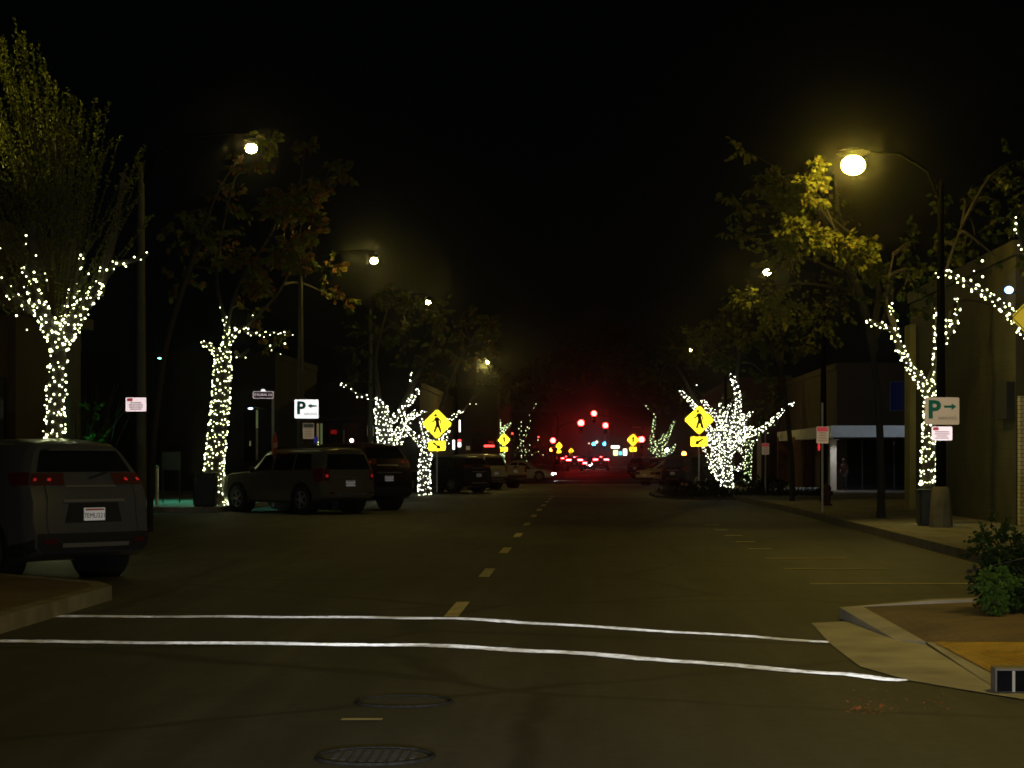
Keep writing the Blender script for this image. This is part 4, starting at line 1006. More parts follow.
# right edge tree: only its lit limb reaches into view
tree('street_tree', 38, [(1075,560),(1073,450),(1065,380)],
  [(.09,[(1065,385),(1040,348),(1018,325),(1003,310),(985,298),(968,288),(952,281),(939,273)],-.6),(.05,[(1050,360),(1020,330),(1005,305),(990,302),(975,288)],-.3,.8),(.05,[(1050,358),(1036,290),(1018,225),(1013,218)],.2,.25)],
  [(1060,250,0,.9,260),(1020,215,.4,.5,140),(1040,180,1,.9,240)], 'tree at the right picture edge reaching one lit limb into view', .14, 'leaf', leafsize=.15,
  lights=dict(pitch=.17, step=.09, r=.016, strands=1, keep=.95, label='string of white lights along the limb reaching in from the right edge'),
  extra=[(976,270),(980,262),(982,277),(1013,219),(1017,223),(1016,229),(938,272),(941,276)])
# tree under the bright lamp: bare dark trunk, crown catching the lamp
tree('street_tree', 47, [(881,518),(881,470),(878,400),(870,330)],
  [(.10,[(874,350),(850,290),(815,240),(790,210)],-3.6),(.09,[(872,340),(880,290),(870,260)],.4),(.035,[(850,290),(830,230),(815,195)],-3.6),(.07,[(872,345),(890,300),(885,270)],-.5)],
  [(812,180,-5.2,.45,530),(818,165,-5.2,.25,198),(805,200,-4.9,.45,530),(790,205,-4.4,.5,574),(778,190,-3.8,.5,442),(762,182,-3.3,.5,375),(800,228,-4.9,.5,618),(815,240,-4.9,.45,574),(785,240,-4.4,.4,397),(840,246,-4.9,.5,574),(858,258,-4.4,.5,530),(865,245,-4.0,.35,243),(790,252,-4.1,.35,309),(742,205,0.0,.6,221),(740,235,0.0,.6,195),(815,215,0.6,1.2,390),(780,260,0.6,.9,286),(760,300,0.8,1.0,312),(840,290,0.6,.9,286),(880,275,-3.2,.5,353),(820,320,0.6,.9,260),(745,150,0.5,.5,117),(782,305,-3.6,.5,331),(800,320,0.0,.5,169)],
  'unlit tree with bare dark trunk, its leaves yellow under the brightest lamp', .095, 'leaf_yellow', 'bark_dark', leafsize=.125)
tree('street_tree', 67, [(792,507),(792,470),(788,420),(780,360)], [(.07,[(782,370),(760,330),(735,310)],-.5),(.06,[(781,365),(785,330),(775,310)],.4)],
  [(716,326,-.6,.5,260),(730,318,-.8,.4,200),(738,306,-1,.5,260),(700,336,0,.6,220),(750,298,-1.2,.45,220),(762,305,-1.2,.4,180),(778,318,-.4,.6,220),(745,335,.5,.8,260),(690,350,.4,.8,240),(770,340,.5,.9,260),(800,345,.6,.8,240)],
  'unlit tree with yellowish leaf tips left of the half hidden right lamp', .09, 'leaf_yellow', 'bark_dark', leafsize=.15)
r = empty('street_tree', (-8.6,17.2,.15)); tag(r, 'unseen tree added outside the view at left to shade the road', 'tree', 'street trees')  # out of view, added to keep lamp light off the left road
b = MB(); b.tube([(0,0,0),(0,0,2.5),(.1,.1,4.0),(.3,.2,5.2)], [.16,.13,.1,.04], 8); b.build('trunk', M['bark'], r, True)
b = MB()
for _ in range(16): leaf_quads(b, Vector((U(-1,1.3),U(-1.2,1.8),U(3.6,6.0))), 260, U(.6,.9), .2)
b.build('crown', M['leaf'], r)
# far trees
tree('street_tree', 185, [(500,468),(500,455),(501,440),(500,430)], [(.3,[(500,435),(498,425),(500,420)],0),(.2,[(501,432),(506,427),(510,422)],0)], [(505,395,0,2,300),(490,385,1,2,300),(520,390,1,2,260)],
  'far tree glowing solid pale green above the tan pickup', .42, 'leaf', leafsize=.4, lights=dict(pitch=.3, step=.25, r=.04, strands=2, keep=.95, m='bulb_far', label='pale green glow of lights on the far tree above the tan pickup'))
tree('street_tree', 170, [(525,470),(524,455),(523,445),(524,436)], [(.1,[(523,450),(517,455),(514,457)],0),(.1,[(523,446),(520,430),(522,418)],0),(.1,[(524,450),(532,455),(540,450)],0),(.1,[(523,440),(528,428),(530,415)],0),(.12,[(523,455),(519,446),(516,450)],0),(.12,[(524,455),(529,448),(527,440)],0)], [(530,380,0,2,300),(545,395,1,2,260),(560,360,2,2.5,260)],
  'far tree with sparse scattered lights right of the far left crossing sign', .2, 'leaf', leafsize=.4, lights=dict(pitch=.42, step=.40, r=.03, strands=1, keep=.85, m='bulb_far', label='sparse scattered lights on the far tree beside the far left crossing sign'), extra=[(538,440),(534,408),(536,404),(543,455)])
tree('street_tree', 160, [(660,475),(660,460),(659,448),(659,440)], [(.15,[(658,450),(652,440),(654,425),(655,414)],0),(.15,[(660,450),(666,440),(671,428),(675,420)],0),(.15,[(659,455),(650,448),(653,440)],0),(.15,[(661,455),(672,450),(677,440)],0),(.15,[(660,450),(662,440),(665,433)],0),(.15,[(660,458),(668,452),(676,448)],0)], [(655,390,0,2.2,320),(635,380,1,2.2,300),(680,390,1,2.2,300),(600,340,3,2.4,260),(585,365,3,2.2,240),(625,340,2,2.2,260)],
  'far right tree with dim lights on its two limbs, behind the black SUV', .3, 'leaf', leafsize=.4, lights=dict(pitch=.25, step=.36, r=.03, strands=2, keep=.9, m='bulb_far', label='dim lights on the two limbed far tree behind the right black SUV'), extra=[(648,409),(650,405),(646,406)])

# ---------------------------------------------------------------- shrubs and planting
def shrub(loc, clumps, label, leaf, size, stems=6, cat='shrub', flowers=None):
    r = empty('shrub', loc); tag(r, label, cat)
    b = MB()
    for c in clumps: leaf_quads(b, Vector(c[:3]), c[4], c[3], size, 1.0, -.1)
    b.build('foliage', M[leaf], r)
    b = MB()
    for k in range(stems): b.tube([(U(-.1,.1),U(-.1,.1),0),(U(-.3,.3),U(-.3,.3),.35),(U(-.4,.4),U(-.4,.4),.5)], [.012,.01,.006], 5)
    b.build('stem', M['bark'], r)
    if flowers:
        b = MB()
        for c in flowers: leaf_quads(b, Vector(c[:3]), c[4], c[3], size*.8, 1.0, -.1)
        b.build('red_leaves', M['leaf_red'], r)
    return r
p = ground_pt(1012,616)
shrub((4.5,19.4,.15), [(U(-.8,1.3),U(-.5,.5),U(.10,.70),U(.18,.3),420) for _ in range(66)], 'dark red and green shrub on the right corner', 'leaf_shrub', .055, 1, flowers=[(U(-.75,1.3),U(-.6,.2),U(.25,.68),.18,80) for _ in range(11)])
shrub((3.72,18.8,.15), [(U(-.14,.14),U(-.15,.15),U(.06,.34),.13,260) for _ in range(9)], 'small lime green plant at the foot of the dark red shrub', 'leaf_lime', .04, 1)
# planted kerb island on the right before the crosswalk
b = MB(); b.prism([(2.9,84),(3.6,80.5),(5.68,78),(5.68,95),(3.4,95),(2.9,92)], -.5, gz(88)+.12); tag(b.build('planting_bed', M['soil']), kind='structure')
for i, (xx, yy, sc_, lab) in enumerate(((712,490,.5,'low dark shrub at the foot of the brightest tree'), (752,489,.75,'rounded green shrub right of the brightest tree'), (772,488,.55,'loose shrub by the white and red post sign'), (688,495,.35,'low dark plant left of the bright crossing sign post'))):
    dd = 82.5; X = gx(xx,dd)
    shrub((X,dd,gz(dd)+.12), [(U(-.8,.8)*sc_,U(-.4,.4)*sc_,U(.15,1.0)*sc_,.42*sc_,170) for _ in range(9)], lab, 'leaf_shrub', .1, 5)
b = MB()
for k in range(1700):
    x = U(3.2,9.5); y = U(79,94)
    if x > 5.6 and y > 86: continue
    h = U(.1,.3); a = U(0,PI); z0 = gz(y)+(.15 if x > 5.7 else .1); v = Vector((math.cos(a)*.03,math.sin(a)*.03,0)); p = Vector((x,y,z0)); q = p+Vector((U(-.1,.1),U(-.1,.1),h))
    b.quad(p-v,p+v,q+v*.5,q-v*.5)
tag(b.build('ground_cover', M['leaf_shrub']), 'low dark ground cover in the kerb bed at the right crosswalk', 'ground cover', None, 'stuff')
# plant washed by an assumed teal floodlamp behind the silver SUV
r = shrub(( gx(98,50),50,.15), [(U(-.5,.5),U(-.4,.4),U(.6,2.6),.3,60) for _ in range(14)], 'spiky plant washed in teal light left of the leftmost lamp post', 'leaf_lime', .14, 0, 'plant')
b = MB()
for k in range(26): b.tube([(U(-.2,.2),U(-.2,.2),0),(U(-.5,.3),U(-.3,.3),1.4),(U(-.7,.8),U(-.4,.4),U(2.2,3.2))], [.02,.014,.006], 5)
b.build('stem', M['bark'], r)
def added_flood(loc, target, col, power, label, size=60, name='added_floodlight'):
    r = empty(name, loc); tag(r, label, 'added_floodlight')
    dv = (Vector(target)-Vector(loc)).normalized()
    b = MB(); b.tube([-dv*.12, dv*.0], [.05,.08], 10); b.build('housing', M['black'], r, True)
    b = MB(); b.tube([dv*.002, dv*.006], .06, 12); b.build('lens', emit('added_flood_lens', col, power*.05), r)
    L = bpy.data.lights.new('added_flood_beam','SPOT'); L.energy = power; L.color = col; L.spot_size = math.radians(size); L.spot_blend = .5; L.shadow_soft_size = .08
    o = bpy.data.objects.new('added_flood_beam', L); COL.objects.link(o); o.parent = r; o.location = dv*.03; o.rotation_euler = dv.to_track_quat('-Z','Y').to_euler()
    return r
added_flood((-12.3,33.6,6.1), (-8.6,32.3,8.2), (1.0,.86,.2), 1300, 'unseen yellow floodlamp added at the left shop wall to light the willowy crown', 75)  # made-up lamp out of view, brightens the willowy crown from the left
added_flood((gx(90,49.4),49.2,.25), (gx(98,50),50.2,2.2), (.12,1.0,.62), 90, 'assumed small teal floodlamp added at the foot of the spiky plant')  # assumed source, added to give the plant its teal light
fl = added_flood((-13.2,65.5,4.6), (-13.1,65.2,.15), (.12,1.0,.66), 620, 'assumed teal downlight added above the left corner pavement', 125)  # assumed source, added to spread teal light over the pavement
b = MB(); b.tube([(0,0,.08),(-.2,.1,.9),(-1.5,.8,1.2)], .02, 6); b.build('hanger', M['black'], fl)

# ---------------------------------------------------------------- bins, hydrant, posts
def bin_(x, y, w0, h0, label, z0=.15):
    r = empty('litter_bin', (x,y,z0)); tag(r, label, 'litter bin', 'litter bins beside lit trees')
    b = MB(); b.box(-w0/2,w0/2,-w0/2,w0/2,.05,h0,.05); b.build('body', M['trash'], r)
    b = MB(); b.box(-w0/2-.02,w0/2+.02,-w0/2-.02,w0/2+.02,h0+.001,h0+.07,.06); b.build('lid', M['black'], r)
    b = MB()
    for k in range(9): b.box(-w0/2+.05+k*(w0-.1)/8-.012,-w0/2+.05+k*(w0-.1)/8+.012,-w0/2-.014,-w0/2-.002,.1,h0-.08)
    b.build('slat_panel', M['trash'], r)
    b = MB(); b.box(-w0*.45,w0*.45,-w0*.45,w0*.45,0,.05); b.build('foot', M['black'], r); return r
bin_(gx(932,42.2),42.3,.54,.66,'dark litter bin in front of the right lit trunk behind the lamp base')
bin_(gx(203,58.2),58.6,.6,.86,'dark litter bin at the foot of the tall lit trunk on the left')
r = empty('fire_hydrant', (gx(827,60),60,gz(60)+.15)); tag(r, 'small dark red fire hydrant beside the no parking post', 'fire hydrant')
b = MB(); b.tube([(0,0,0),(0,0,.05),(0,0,.06),(0,0,.42),(0,0,.48),(0,0,.56),(0,0,.62)], [.15,.15,.10,.10,.13,.10,.03], 14); b.build('body', M['hydrant'], r, True)
b = MB(); b.tube([(-.17,0,.36),(.17,0,.36)], .05, 10); b.tube([(0,-.16,.34),(0,0,.34)], .06, 10); b.build('outlet', M['hydrant'], r, True)
b = MB(); b.tube([(0,0,.62),(0,0,.67)], .025, 5); b.build('cap', M['hydrant'], r)
r = empty('bollard', (gx(157,60),60,.15)); tag(r, 'slim pale post on the pavement left of the tall lit trunk', 'bollard')
b = MB(); b.tube([(0,0,0),(0,0,1.05)], .05, 10); b.build('post', M['cream'], r, True); b = MB(); b.ball((0,0,1.08),.06,8,6); b.build('cap', M['steel'], r, True)
r = empty('notice_board', (gx(171,63),63,.15)); tag(r, 'faint dark notice board on two legs beside the slim post', 'notice board')
b = MB(); b.plate(oct_rect(.55,.55,.02,0,1.25), -.02, .02); b.build('panel', mat('board', (.025,.03,.03), .6, var=.2), r)
for sx in (-.25,.25):
    b = MB(); b.tube([(sx,.05,0),(sx,.05,1.55)], .02, 6); b.build('leg', M['dark_metal'], r)

# ---------------------------------------------------------------- buildings
def bld(name, label, x0, x1, y0, y1, h, m, z0=-.4):
    r = empty(name, ((x0+x1)/2, y0, 0)); tag(r, label, 'building')
    ox, oy = (x0+x1)/2, y0
    b = MB(); b.box(x0-ox,x1-ox,0,y1-y0,z0,h); b.build('wall', M[m], r)
    b = MB(); b.box(x0-ox-.06,x1-ox+.06,-.06,y1-y0+.06,h+.001,h+.3); b.build('parapet', M[m], r)
    return r, ox, oy
def part(r, ox, oy, name, m, x0, x1, y0, y1, z0, z1, parent=None):
    b = MB(); b.box(x0-ox,x1-ox,y0-oy,y1-oy,z0,z1); return b.build(name, m if not isinstance(m,str) else M[m], parent or r)
# left: wall behind the first tree, facing the street
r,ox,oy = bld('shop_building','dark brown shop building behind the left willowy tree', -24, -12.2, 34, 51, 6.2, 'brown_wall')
for k,(ya,yb,m) in enumerate(((34.5,37.0,'red_wall'),(39.5,41.5,'brown_wall'),(44.5,46,'brown_wall'))):
    part(r,ox,oy,'pilaster',m,-12.199,-12.02,ya,yb,.15,5.6)
part(r,ox,oy,'window','glass',-12.198,-12.15,41.7,44.3,.9,3.2)
part(r,ox,oy,'door','black',-12.198,-12.14,37.3,39.3,.15,2.6)
part(r,ox,oy,'cornice','brown_wall',-12.199,-11.9,33.95,51.05,4.6,4.85)
r = empty('meter_box', (gx(5,40.5)-.0,36.4,0)); r.location = (-11.95,36.2,1.9); tag(r, 'pale box on the wall at the left picture edge', 'meter box')
b = MB(); b.box(-.07,.07,-.16,.16,-.25,.25,.02); b.build('case', M['cream'], r); b = MB(); b.box(.071,.08,-.1,.1,-.05,.15); b.build('window', M['glass'], r)
# left: arcade building beyond the lane with dim shop windows
r,ox,oy = bld('shop_building','low dark shop building with dim windows behind the left P sign', gx(300,112), gx(420,112), 112, 140, 5.2, 'brown_wall')
S12 = F/112
def fpart(name, m, xa, xb, ya, yb, dd=.0, th=.06, dist=112, rr=None):
    s_ = F/dist
    z1 = (HY-ya)/s_+EYE; z0 = (HY-yb)/s_+EYE
    return part(rr or r, ox, oy, name, m, (xa-VX)/s_, (xb-VX)/s_, dist-dd-th, dist-dd-.002, z0, z1)
fpart('awning','brown_wall',305,372,416,421,0,1.4)
for xa,xb,m in ((312.5,316,'pane_green'),(316.8,319,'pane_lit'),(320.5,322.5,'pane_green')): fpart('window_pane',m,xa,xb,423.5,449)
fpart('wall_panel','red_wall',347,358,423,452,0,.05); fpart('column','brown_wall',327,329,421,455,.05,.3); fpart('column','brown_wall',341,343,421,455,.05,.3); fpart('column','cream',343.4,344.6,430,452,.05,.1); fpart('door','black',331,340,424,455,0,.03)
o = fpart('lit_sign','red_neon_dim',331,337,430,434,.1,.05)
rb = empty('banner', px(314.5,440,110)); tag(rb, 'blue banner with small lights hung by the dim shop windows', 'banner')
b = MB(); b.plate([(-.2,-.18),(.17,-.18),(.17,.18),(.0,.2),(-.2,.22)], -.02,.0); b.build('cloth', M['blue_panel'], rb)  # cloth glows by itself, its light put into the material
b = MB()
for q in ((-.2,-.05),(-.2,-.16),(.2,-.12),(.2,-.25),(.22,-.32)): b.ball((q[0],-.04,q[1]),.025,6,4)
b.build('bulb', M['bulb_far'], rb)
rb = empty('wall_lamp', px(351.7,440.5,108)); tag(rb, 'round pinkish white lamp above the maroon SUV', 'lamp')
b = MB(); b.ball((0,0,0),.10,12,8); b.build('globe', emit('pink_globe',(1,.55,.5),9), rb, True); b = MB(); b.tube([(0,.06,0),(0,.3,0)],.03,8); b.build('bracket', M['dark_metal'], rb)
# bluish entrance lamp and pale strip between street name sign and tall lit trunk
r = empty('entrance_lamp', px(250.5,408.5,92)); tag(r, 'small bluish white lamp left of the street name post', 'lamp')
b = MB(); b.ball((0,0,0),(.11,.08,.035),10,6); b.build('globe', emit('cool_globe',(.6,.75,1),7), r, True); b = MB(); b.box(-.14,.14,-.1,3.9,.04,.08); b.build('canopy', M['dark_metal'], r)
r,ox,oy = bld('shop_building','dark building set back beyond the lane on the left', -32, gx(275,96), 96, 111, 6.0, 'grey_wall')
def gpart(name, m, xa, xb, ya, yb, th=.06, dd=0): 
    return fpart(name, m, xa, xb, ya, yb, dd, th, 96, r)
gpart('door_frame','pane_green',256.2,258,410,428,.05); gpart('door_frame','cream',256.2,258,428,460,.05); gpart('door','glass',244,255,412,462,.03); gpart('door_plate','pane_lit',249.6,251,441,446,.05)  # frame top and door plate glow, light put into their material
rb = empty('path_lamp', px(271,454,90)); tag(rb, 'tiny white lamp low beside the street name post', 'lamp'); b = MB(); b.ball((0,0,0),.06,8,6); b.build('globe', emit('white_globe',(.9,1,1),6), rb, True); b = MB(); b.tube([(0,.02,-1.4),(0,.02,-.05)],.02,6); b.build('post', M['dark_metal'], rb)
# left far block with lit signs
r,ox,oy = bld('shop_building','far left block carrying the red neon sign', gx(440,178), gx(497,178), 178, 215, 7, 'grey_wall')
def hpart(name, m, xa, xb, ya, yb, th=.06, dd=0): return fpart(name, m, xa, xb, ya, yb, dd, th, 178, r)
hpart('awning','red_wall',466,495,428,433,1.2); hpart('window','pane_lit',466,470,446,450); hpart('window','glass',472,482,436,452)
def litsign(xa, xb, ya, yb, d, m, label, name='lit_sign', th=.12):
    p = px((xa+xb)/2,(ya+yb)/2,d); W = (xb-xa)*d/F; H = (yb-ya)*d/F
    q = empty(name, p); tag(q, label, 'lit sign')
    b = MB(); b.plate(oct_rect(W,H,min(W,H)*.15), -.02, 0); b.build('sign_face', M[m], q)
    b = MB(); b.plate(oct_rect(W+.06,H+.06,.02), .001, th); b.build('casing', M['dark_metal'], q); return q
litsign(484,494.5,445,447,175,'red_neon','long red neon sign above the black SUV on the left')
litsign(488,494,441,443.5,175,'red_neon_dim','short dim red sign above the long neon sign')
litsign(456,461,439.5,442,172,'red_neon','small red lit panel right of the left crossing arrow'); litsign(456,461,442.4,447,172,'white_sign','small white lit panel under the red one')
litsign(451.3,455,440,449.5,150,'white_sign','narrow white lit panel just right of the glowing left tree'); litsign(459,460.4,420,432,160,'white_sign','thin tall white lit strip beside the left crossing sign')
litsign(444.5,449,438,450,150,'pane_green','greenish lit panel behind the glowing left tree')
# right: canopy building
d = 95
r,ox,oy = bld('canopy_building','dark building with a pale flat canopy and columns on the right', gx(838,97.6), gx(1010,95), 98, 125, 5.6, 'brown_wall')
gr = r
def cpart(name, m, xa, xb, ya, yb, y0, y1, dist): 
    s_ = F/dist; return part(gr, ox, oy, name, m, (xa-VX)/s_, (xb-VX)/s_, y0, y1, (HY-yb)/s_+EYE, (HY-ya)/s_+EYE)
cpart('canopy','fascia',832,935,425.5,437,92,118,92)
cpart('column','cream',830.5,836.5,437.2,496,95,95.35,95)
for (xa,xb,dist,m) in ((822,828,100,'grey_wall'),(804,813,108,'red_wall'),(793,801,108,'ochre'),(778,788,117,'red_wall')): 
    cpart('column',m,xa,xb,437,497,dist,dist+.6,dist)
s_ = F/97; cpart('shopfront','glass',846,905,440,495,97.6,97.9,97.6)
for xx in (846,862,878,894): cpart('mullion','dark_metal',xx,xx+1,440,495,97.5,97.59,97.5)
r2,ox2,oy2 = bld('shop_building','brown fronted building far behind the brightest tree', gx(735,140), gx(800,140), 140, 190, 6.5, 'red_wall')
for xa,xb in ((757,761),(770,773),(783,786)): part(r2,ox2,oy2,'pilaster',M['cream'] if xa==757 else M['brown_wall'],gx(xa,140),gx(xb,140),139.8,139.998,-.1,3)
b = MB()
rl = empty('assumed_ceiling_light', (gx(838,94),94.3,gz(94)+2.35)); rl.location.z = px(838,437.6,94).z; tag(rl, 'assumed cool white light added under the canopy by the pale column', 'assumed ceiling light')  # assumed fixture, added to light the pale column and floor
b.tube([(0,0,-.002),(0,0,0)], .12, 14); b.build('diffuser', emit('assumed_canopy_light',(.84,.84,.95),130), rl); b = MB(); b.tube([(0,0,.03),(0,0,-.10)], [.15,.15], 16, False); b.box(-.16,.16,-.16,.16,.001,.03); b.build('can', M['black'], rl)
rl2 = copy_tree(rl); rl2.location = (gx(815,104),103,rl.location.z); rl2['label'] = 'assumed cool white light added under the far end of the canopy side'  # second assumed fixture, added to light the canopy side
added_flood((14.9,86.5,3.6), (11.4,93,1.9), (.72,.84,1.0), 190, 'unseen cool white floodlamp added beside the canopy forecourt to brighten the fascia', 95)  # lamp added out of sight behind the block building to brighten the fascia
rr = empty('exit_lamp', px(819,447,104)); tag(rr, 'small upright red light left of the no parking sign', 'lamp'); b = MB(); b.ball((0,0,0),(.06,.05,.2),8,6); b.build('globe', emit('red_exit',(1,.04,.05),.7), rr, True)
b = MB(); b.box(-.05,.05,.05,.6,-.05,.05); b.build('bracket', M['dark_metal'], rr)
# low pale strip added to stand for the bluish lit forecourt floor
b = MB(); b.box(gx(775,92),gx(828,92),91.5,92.2,-.2,.05+.12); tag(b.build('step', M['fascia']), kind='structure')
# right: tan block building along the street
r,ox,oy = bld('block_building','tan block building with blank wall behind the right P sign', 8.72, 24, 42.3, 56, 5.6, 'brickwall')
part(r,ox,oy,'end_pier','stucco',8.56,8.719,55.0,55.9,.1,5.0)
part(r,ox,oy,'corner_pier','pale_brick',8.74,24,42.0,42.235,.1,2.75)
part(r,ox,oy,'awning','black',8.55,8.718,42.4,43.5,2.3,3.05)
part(r,ox,oy,'drain_pipe','dark_metal',8.66,8.716,52,52.08,.15,5.4)
b = MB(); rw = empty('blue_window', px(901,396,97.8)); tag(rw, 'dim blue lit window above the pale canopy beside the pier', 'window')
b.plate(oct_rect(.95,1.3,.01), -.02,0); b.build('pane', emit('blue_pane',(.03,.06,.5),.014), rw); b = MB(); b.plate(oct_rect(1.05,1.4,.01), .001,.06); b.build('frame', M['dark_metal'], rw)
rb = empty('wall_lamp', px(1009,290,41)); tag(rb, 'bright blue lamp among the leaves near the right picture edge', 'lamp'); b = MB(); b.ball((0,0,0),(.085,.06,.07),10,8); b.build('globe', M['blue_lamp'], rb, True); b = MB(); b.tube([(0,.05,0),(.25,.65,0)],.02,6); b.build('bracket', M['dark_metal'], rb)

# ---------------------------------------------------------------- person under the canopy
def person(loc, rz, H, label):
    r = empty('person', loc, rz); tag(r, label, 'person')
    k = H/1.7
    J = {'pel':(0,0,.92,.13),'waist':(0,.0,1.06,.115),'chest':(0,-.02,1.26,.135),'neckb':(0,-.04,1.42,.06),'neck':(0,-.06,1.48,.05),'head':(0,-.09,1.58,.085),'headt':(0,-.09,1.66,.07),
      'shL':(.17,-.02,1.38,.055),'elL':(.23,-.04,1.10,.042),'wrL':(.19,-.16,.92,.03),'haL':(.18,-.20,.86,.028),'shR':(-.17,-.02,1.38,.055),'elR':(-.23,-.02,1.10,.042),'wrR':(-.15,-.20,1.05,.03),'haR':(-.11,-.24,1.08,.028),
      'hiL':(.09,0,.88,.095),'knL':(.10,-.03,.50,.06),'anL':(.10,.02,.09,.042),'toL':(.11,-.14,.035,.035),'hiR':(-.09,0,.88,.095),'knR':(-.10,-.05,.50,.06),'anR':(-.11,-.02,.09,.042),'toR':(-.12,-.18,.035,.035)}
    E = [('pel','waist'),('waist','chest'),('chest','neckb'),('neckb','neck'),('neck','head'),('head','headt'),('chest','shL'),('shL','elL'),('elL','wrL'),('wrL','haL'),('chest','shR'),('shR','elR'),('elR','wrR'),('wrR','haR'),('pel','hiL'),('hiL','knL'),('knL','anL'),('anL','toL'),('pel','hiR'),('hiR','knR'),('knR','anR'),('anR','toR')]
    def skin(name, keys, edges, m, grow=1.0):
        idx = {a:i for i,a in enumerate(keys)}
        me = bpy.data.meshes.new(name); me.from_pydata([tuple(c*k for c in J[a][:3]) for a in keys], [(idx[a],idx[c]) for a,c in edges], []); me.materials.append(m)
        o = bpy.data.objects.new(name, me); COL.objects.link(o); o.parent = r
        sk = o.modifiers.new('skin','SKIN')
        if not me.skin_vertices: 
            bpy.context.view_layer.objects.active = o
        ly = me.skin_vertices[0].data if me.skin_vertices else None
        if ly:
            for a,i in idx.items(): ly[i].radius = (J[a][3]*k*grow,)*2
            ly[0].use_root = True
        ss = o.modifiers.new('sub','SUBSURF'); ss.levels = 1; ss.render_levels = 2; return o
    skin('body', list(J), E, M['person_skin'])
    skin('shirt', ['waist','chest','neckb','shL','elL','shR','elR','pel'], [('pel','waist'),('waist','chest'),('chest','neckb'),('chest','shL'),('shL','elL'),('chest','shR'),('shR','elR')], M['cloth_red'], 1.14)
    skin('trousers', ['pel','hiL','knL','anL','hiR','knR','anR'], [('pel','hiL'),('hiL','knL'),('knL','anL'),('pel','hiR'),('hiR','knR'),('knR','anR')], M['cloth_dark'], 1.16)
    b = MB(); b.ball((0,-.075*k,1.625*k),(.098*k,.105*k,.10*k),12,8); b.ball((0,-.02*k,1.56*k),(.09*k,.07*k,.11*k),10,8); b.build('hair', M['hair'], r, True)
    b = MB()
    for sx in (-.032,.032): b.ball((sx*k,-.172*k,1.585*k),.011*k,6,4)
    b.build('eyes', M['black_ink'], r, True)
    b = MB(); b.ball((0,-.178*k,1.56*k),(.013*k,.02*k,.022*k),6,5); b.build('nose', M['person_skin'], r, True)
    for sg,hx,hy,hz in ((1,.18,-.20,.86),(-1,-.11,-.24,1.08)):
        b = MB()
        for f in range(4): b.tube([((hx+(f-1.5)*.018)*k,(hy-.01)*k,(hz-.01)*k),((hx+(f-1.5)*.02)*k,(hy-.045)*k,(hz-.05)*k),((hx+(f-1.5)*.02)*k,(hy-.035)*k,(hz-.078-.006*(f%3))*k)], [.009*k,.008*k,.006*k], 5)
        b.tube([((hx-sg*.03)*k,hy*k,hz*k),((hx-sg*.055)*k,(hy-.03)*k,(hz-.035)*k)], [.010*k,.007*k], 5)
        b.build('hand', M['person_skin'], r, True)
    return r
person((gx(844.5,93.8),93.8,gz(93.8)+.15), math.radians(-40), 1.42, 'person in a rust coloured top standing under the canopy edge')

# ---------------------------------------------------------------- traffic signals at the far crossings
def signal_head(pxx, pyy, d, lit, label, lens_r=.19, m=None, n=3, pos=0):
    p = px(pxx,pyy,d); r = empty('traffic_signal', p); tag(r, label, 'traffic signal', 'traffic signals over the far crossings')
    z0 = -.36*pos
    b = MB(); b.box(-.20,.20,.0,.18,-.36*(n-1-pos)-.22,.36*pos+.22,.03); b.build('housing', M['dark_metal'], r)
    for k in range(n):
        z = .36*(pos-k)
        b = MB(); b.ball((0,-.02,z),(lens_r if z==0 else .15,.05,lens_r if z==0 else .15),12,8); b.build('lens', m if z==0 else M['glass'], r, True)
        b = MB(); b.tube([(0,0,z),(0,-.16,z)], .205, 12, False); b.build('visor', M['dark_metal'], r)
    return r
RL = M['red_light']
signal_head(581,423,205,RL,'red signal over the road, left one of the three in a cluster',.30,RL)
signal_head(594,413.5,212,RL,'red signal over the road, topmost of the three in a cluster',.27,RL)
signal_head(605.5,425.5,215,RL,'red signal over the road, right one of the three in a cluster',.27,RL)
signal_head(641.5,439.5,208,RL,'red signal on the pole beside the far right crossing sign',.30,RL)
signal_head(553,440.5,220,RL,'red signal on the left, above the orange light',.27,RL)
signal_head(538.5,437,240,RL,'small dim red signal left of the others',.10,M['red_light_dim'])
signal_head(512.3,433.5,198,RL,'tiny dim red signal on the pole above the tan pickup',.09,M['red_light_dim'])
signal_head(593.8,444,400,None,'far green signal, left of the pair over the tail lights',.33,M['green_light'],3,0)
signal_head(604.8,444,400,None,'far green signal, right of the pair over the tail lights',.35,M['green_light'],3,0)
def amber(pxx, pyy, d, r0, label, m='amber_light', postz=0):
    p = px(pxx,pyy,d); r = empty('warning_lamp', p); tag(r, label, 'lamp'); b = MB(); b.ball((0,0,0),r0,10,8); b.build('globe', M[m], r, True)
    b = MB(); b.tube([(0,.1,gz(d)-p.z),(0,.1,.1)], .04, 6); b.build('post', M['dark_metal'], r); return r
amber(551.3,449.7,225,.17,'orange lamp under the left red signal'); amber(684,453.8,120,.13,'orange lamp above the black SUV on the right'); amber(596.8,442,380,.22,'far white lamp between the green signals','white_sign'); amber(589,443.4,390,.14,'far small warm lamp left of the green signals','yellow_sign')
amber(667,450,130,.10,'small blue white lamp glowing in the far right lit tree','head')
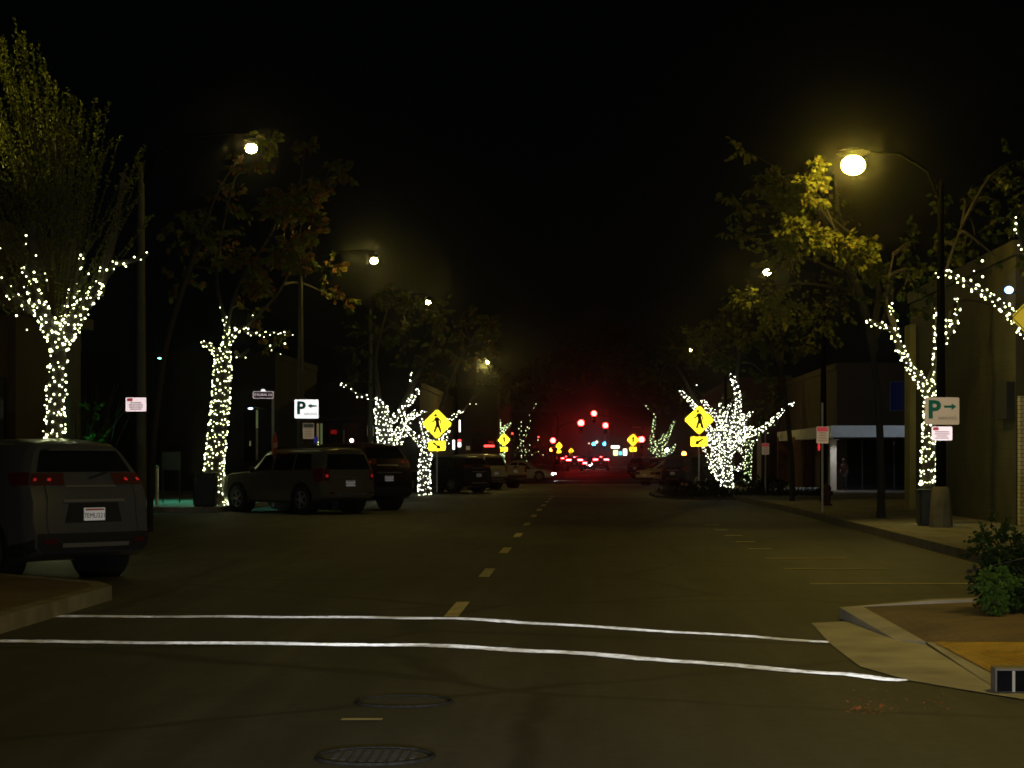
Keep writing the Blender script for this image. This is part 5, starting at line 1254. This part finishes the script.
# mast arms
def mast(basepx, d, pts, label):
    p = px(*basepx,d); z0 = gz(d)+.15; r = empty('signal_mast', (p.x,d,z0)); tag(r, label, 'signal mast')
    b = MB(); top = px(basepx[0],pts[0][1],d).z-z0; b.tube([(0,0.2,0),(0,0.2,top)], [.13,.09], 8); b.build('pole', M['pole'], r, True)
    b = MB(); q = [Vector((gx(a,d)-p.x,.2,px(a,c,d).z-z0)) for a,c in pts]; b.tube(q, [.07]*len(q), 6); b.build('arm', M['pole'], r, True); return r
mast((642,468), 214, [(642,433),(632,426),(622,421),(612,418),(600,415),(593,412)], 'curved signal mast reaching over the road from the right')
mast((553,468), 221, [(553,430),(565,424),(581,420)], 'signal mast reaching over the road from the left')
mast((511.5,468), 200, [(511.5,427),(516,425.5),(522,427)], 'thin pole with short arm right of the far left crossing sign')
r = empty('street_name_sign', px(637,427,213)); tag(r, 'far pale street name sign hanging from the signal mast', 'street sign')
b = MB(); b.plate(oct_rect(1.25,.34,.04), -.03,0); b.build('sign_plate', M['brown_sign'], r); lettering('Center', .34, M['white_dull'], r, (0,-.035,0), 1.0)
# lit shop signs at the end of the street on the right
bld('far_building','far dark block carrying lit shop signs at the right end', gx(609,330), gx(660,330), 330, 380, 9, 'grey_wall')
litsign(611,619.5,445.6,448.4,328,'white_sign','wide white lit shop sign far down on the right'); litsign(613.2,618,450,455.6,326,'yellow_sign','warm lit shop window under the wide white sign'); litsign(618.8,622,451.2,455.2,325,'teal_sign','small teal lit sign beside the warm shop window'); litsign(623,627,448.8,455.4,324,'white_sign','upright white lit sign beside the small teal one')
bld('far_building','far dark block behind the left signals', gx(500,420), gx(556,420), 420, 460, 10, 'grey_wall')
# ---------------------------------------------------------------- air volume added to imitate lens glow round lamps
b = MB(); b.box(-340,340,-70,920,-2.5,22); hz = b.build('halo_volume', mat('halo_volume',(1,1,1))); tag(hz, 'thin air volume added to imitate lens glow round the lamps', None, None, 'stuff')
m = bpy.data.materials.new('halo_air'); m.use_nodes = True; nt = m.node_tree; nt.nodes.remove(nt.nodes['Principled BSDF'])
pv = nt.nodes.new('ShaderNodeVolumePrincipled'); pv.inputs['Color'].default_value = (.95,.93,.88,1); pv.inputs['Density'].default_value = .00030; pv.inputs['Anisotropy'].default_value = .986
nt.links.new(pv.outputs[0], nt.nodes['Material Output'].inputs['Volume']); hz.data.materials[0] = m
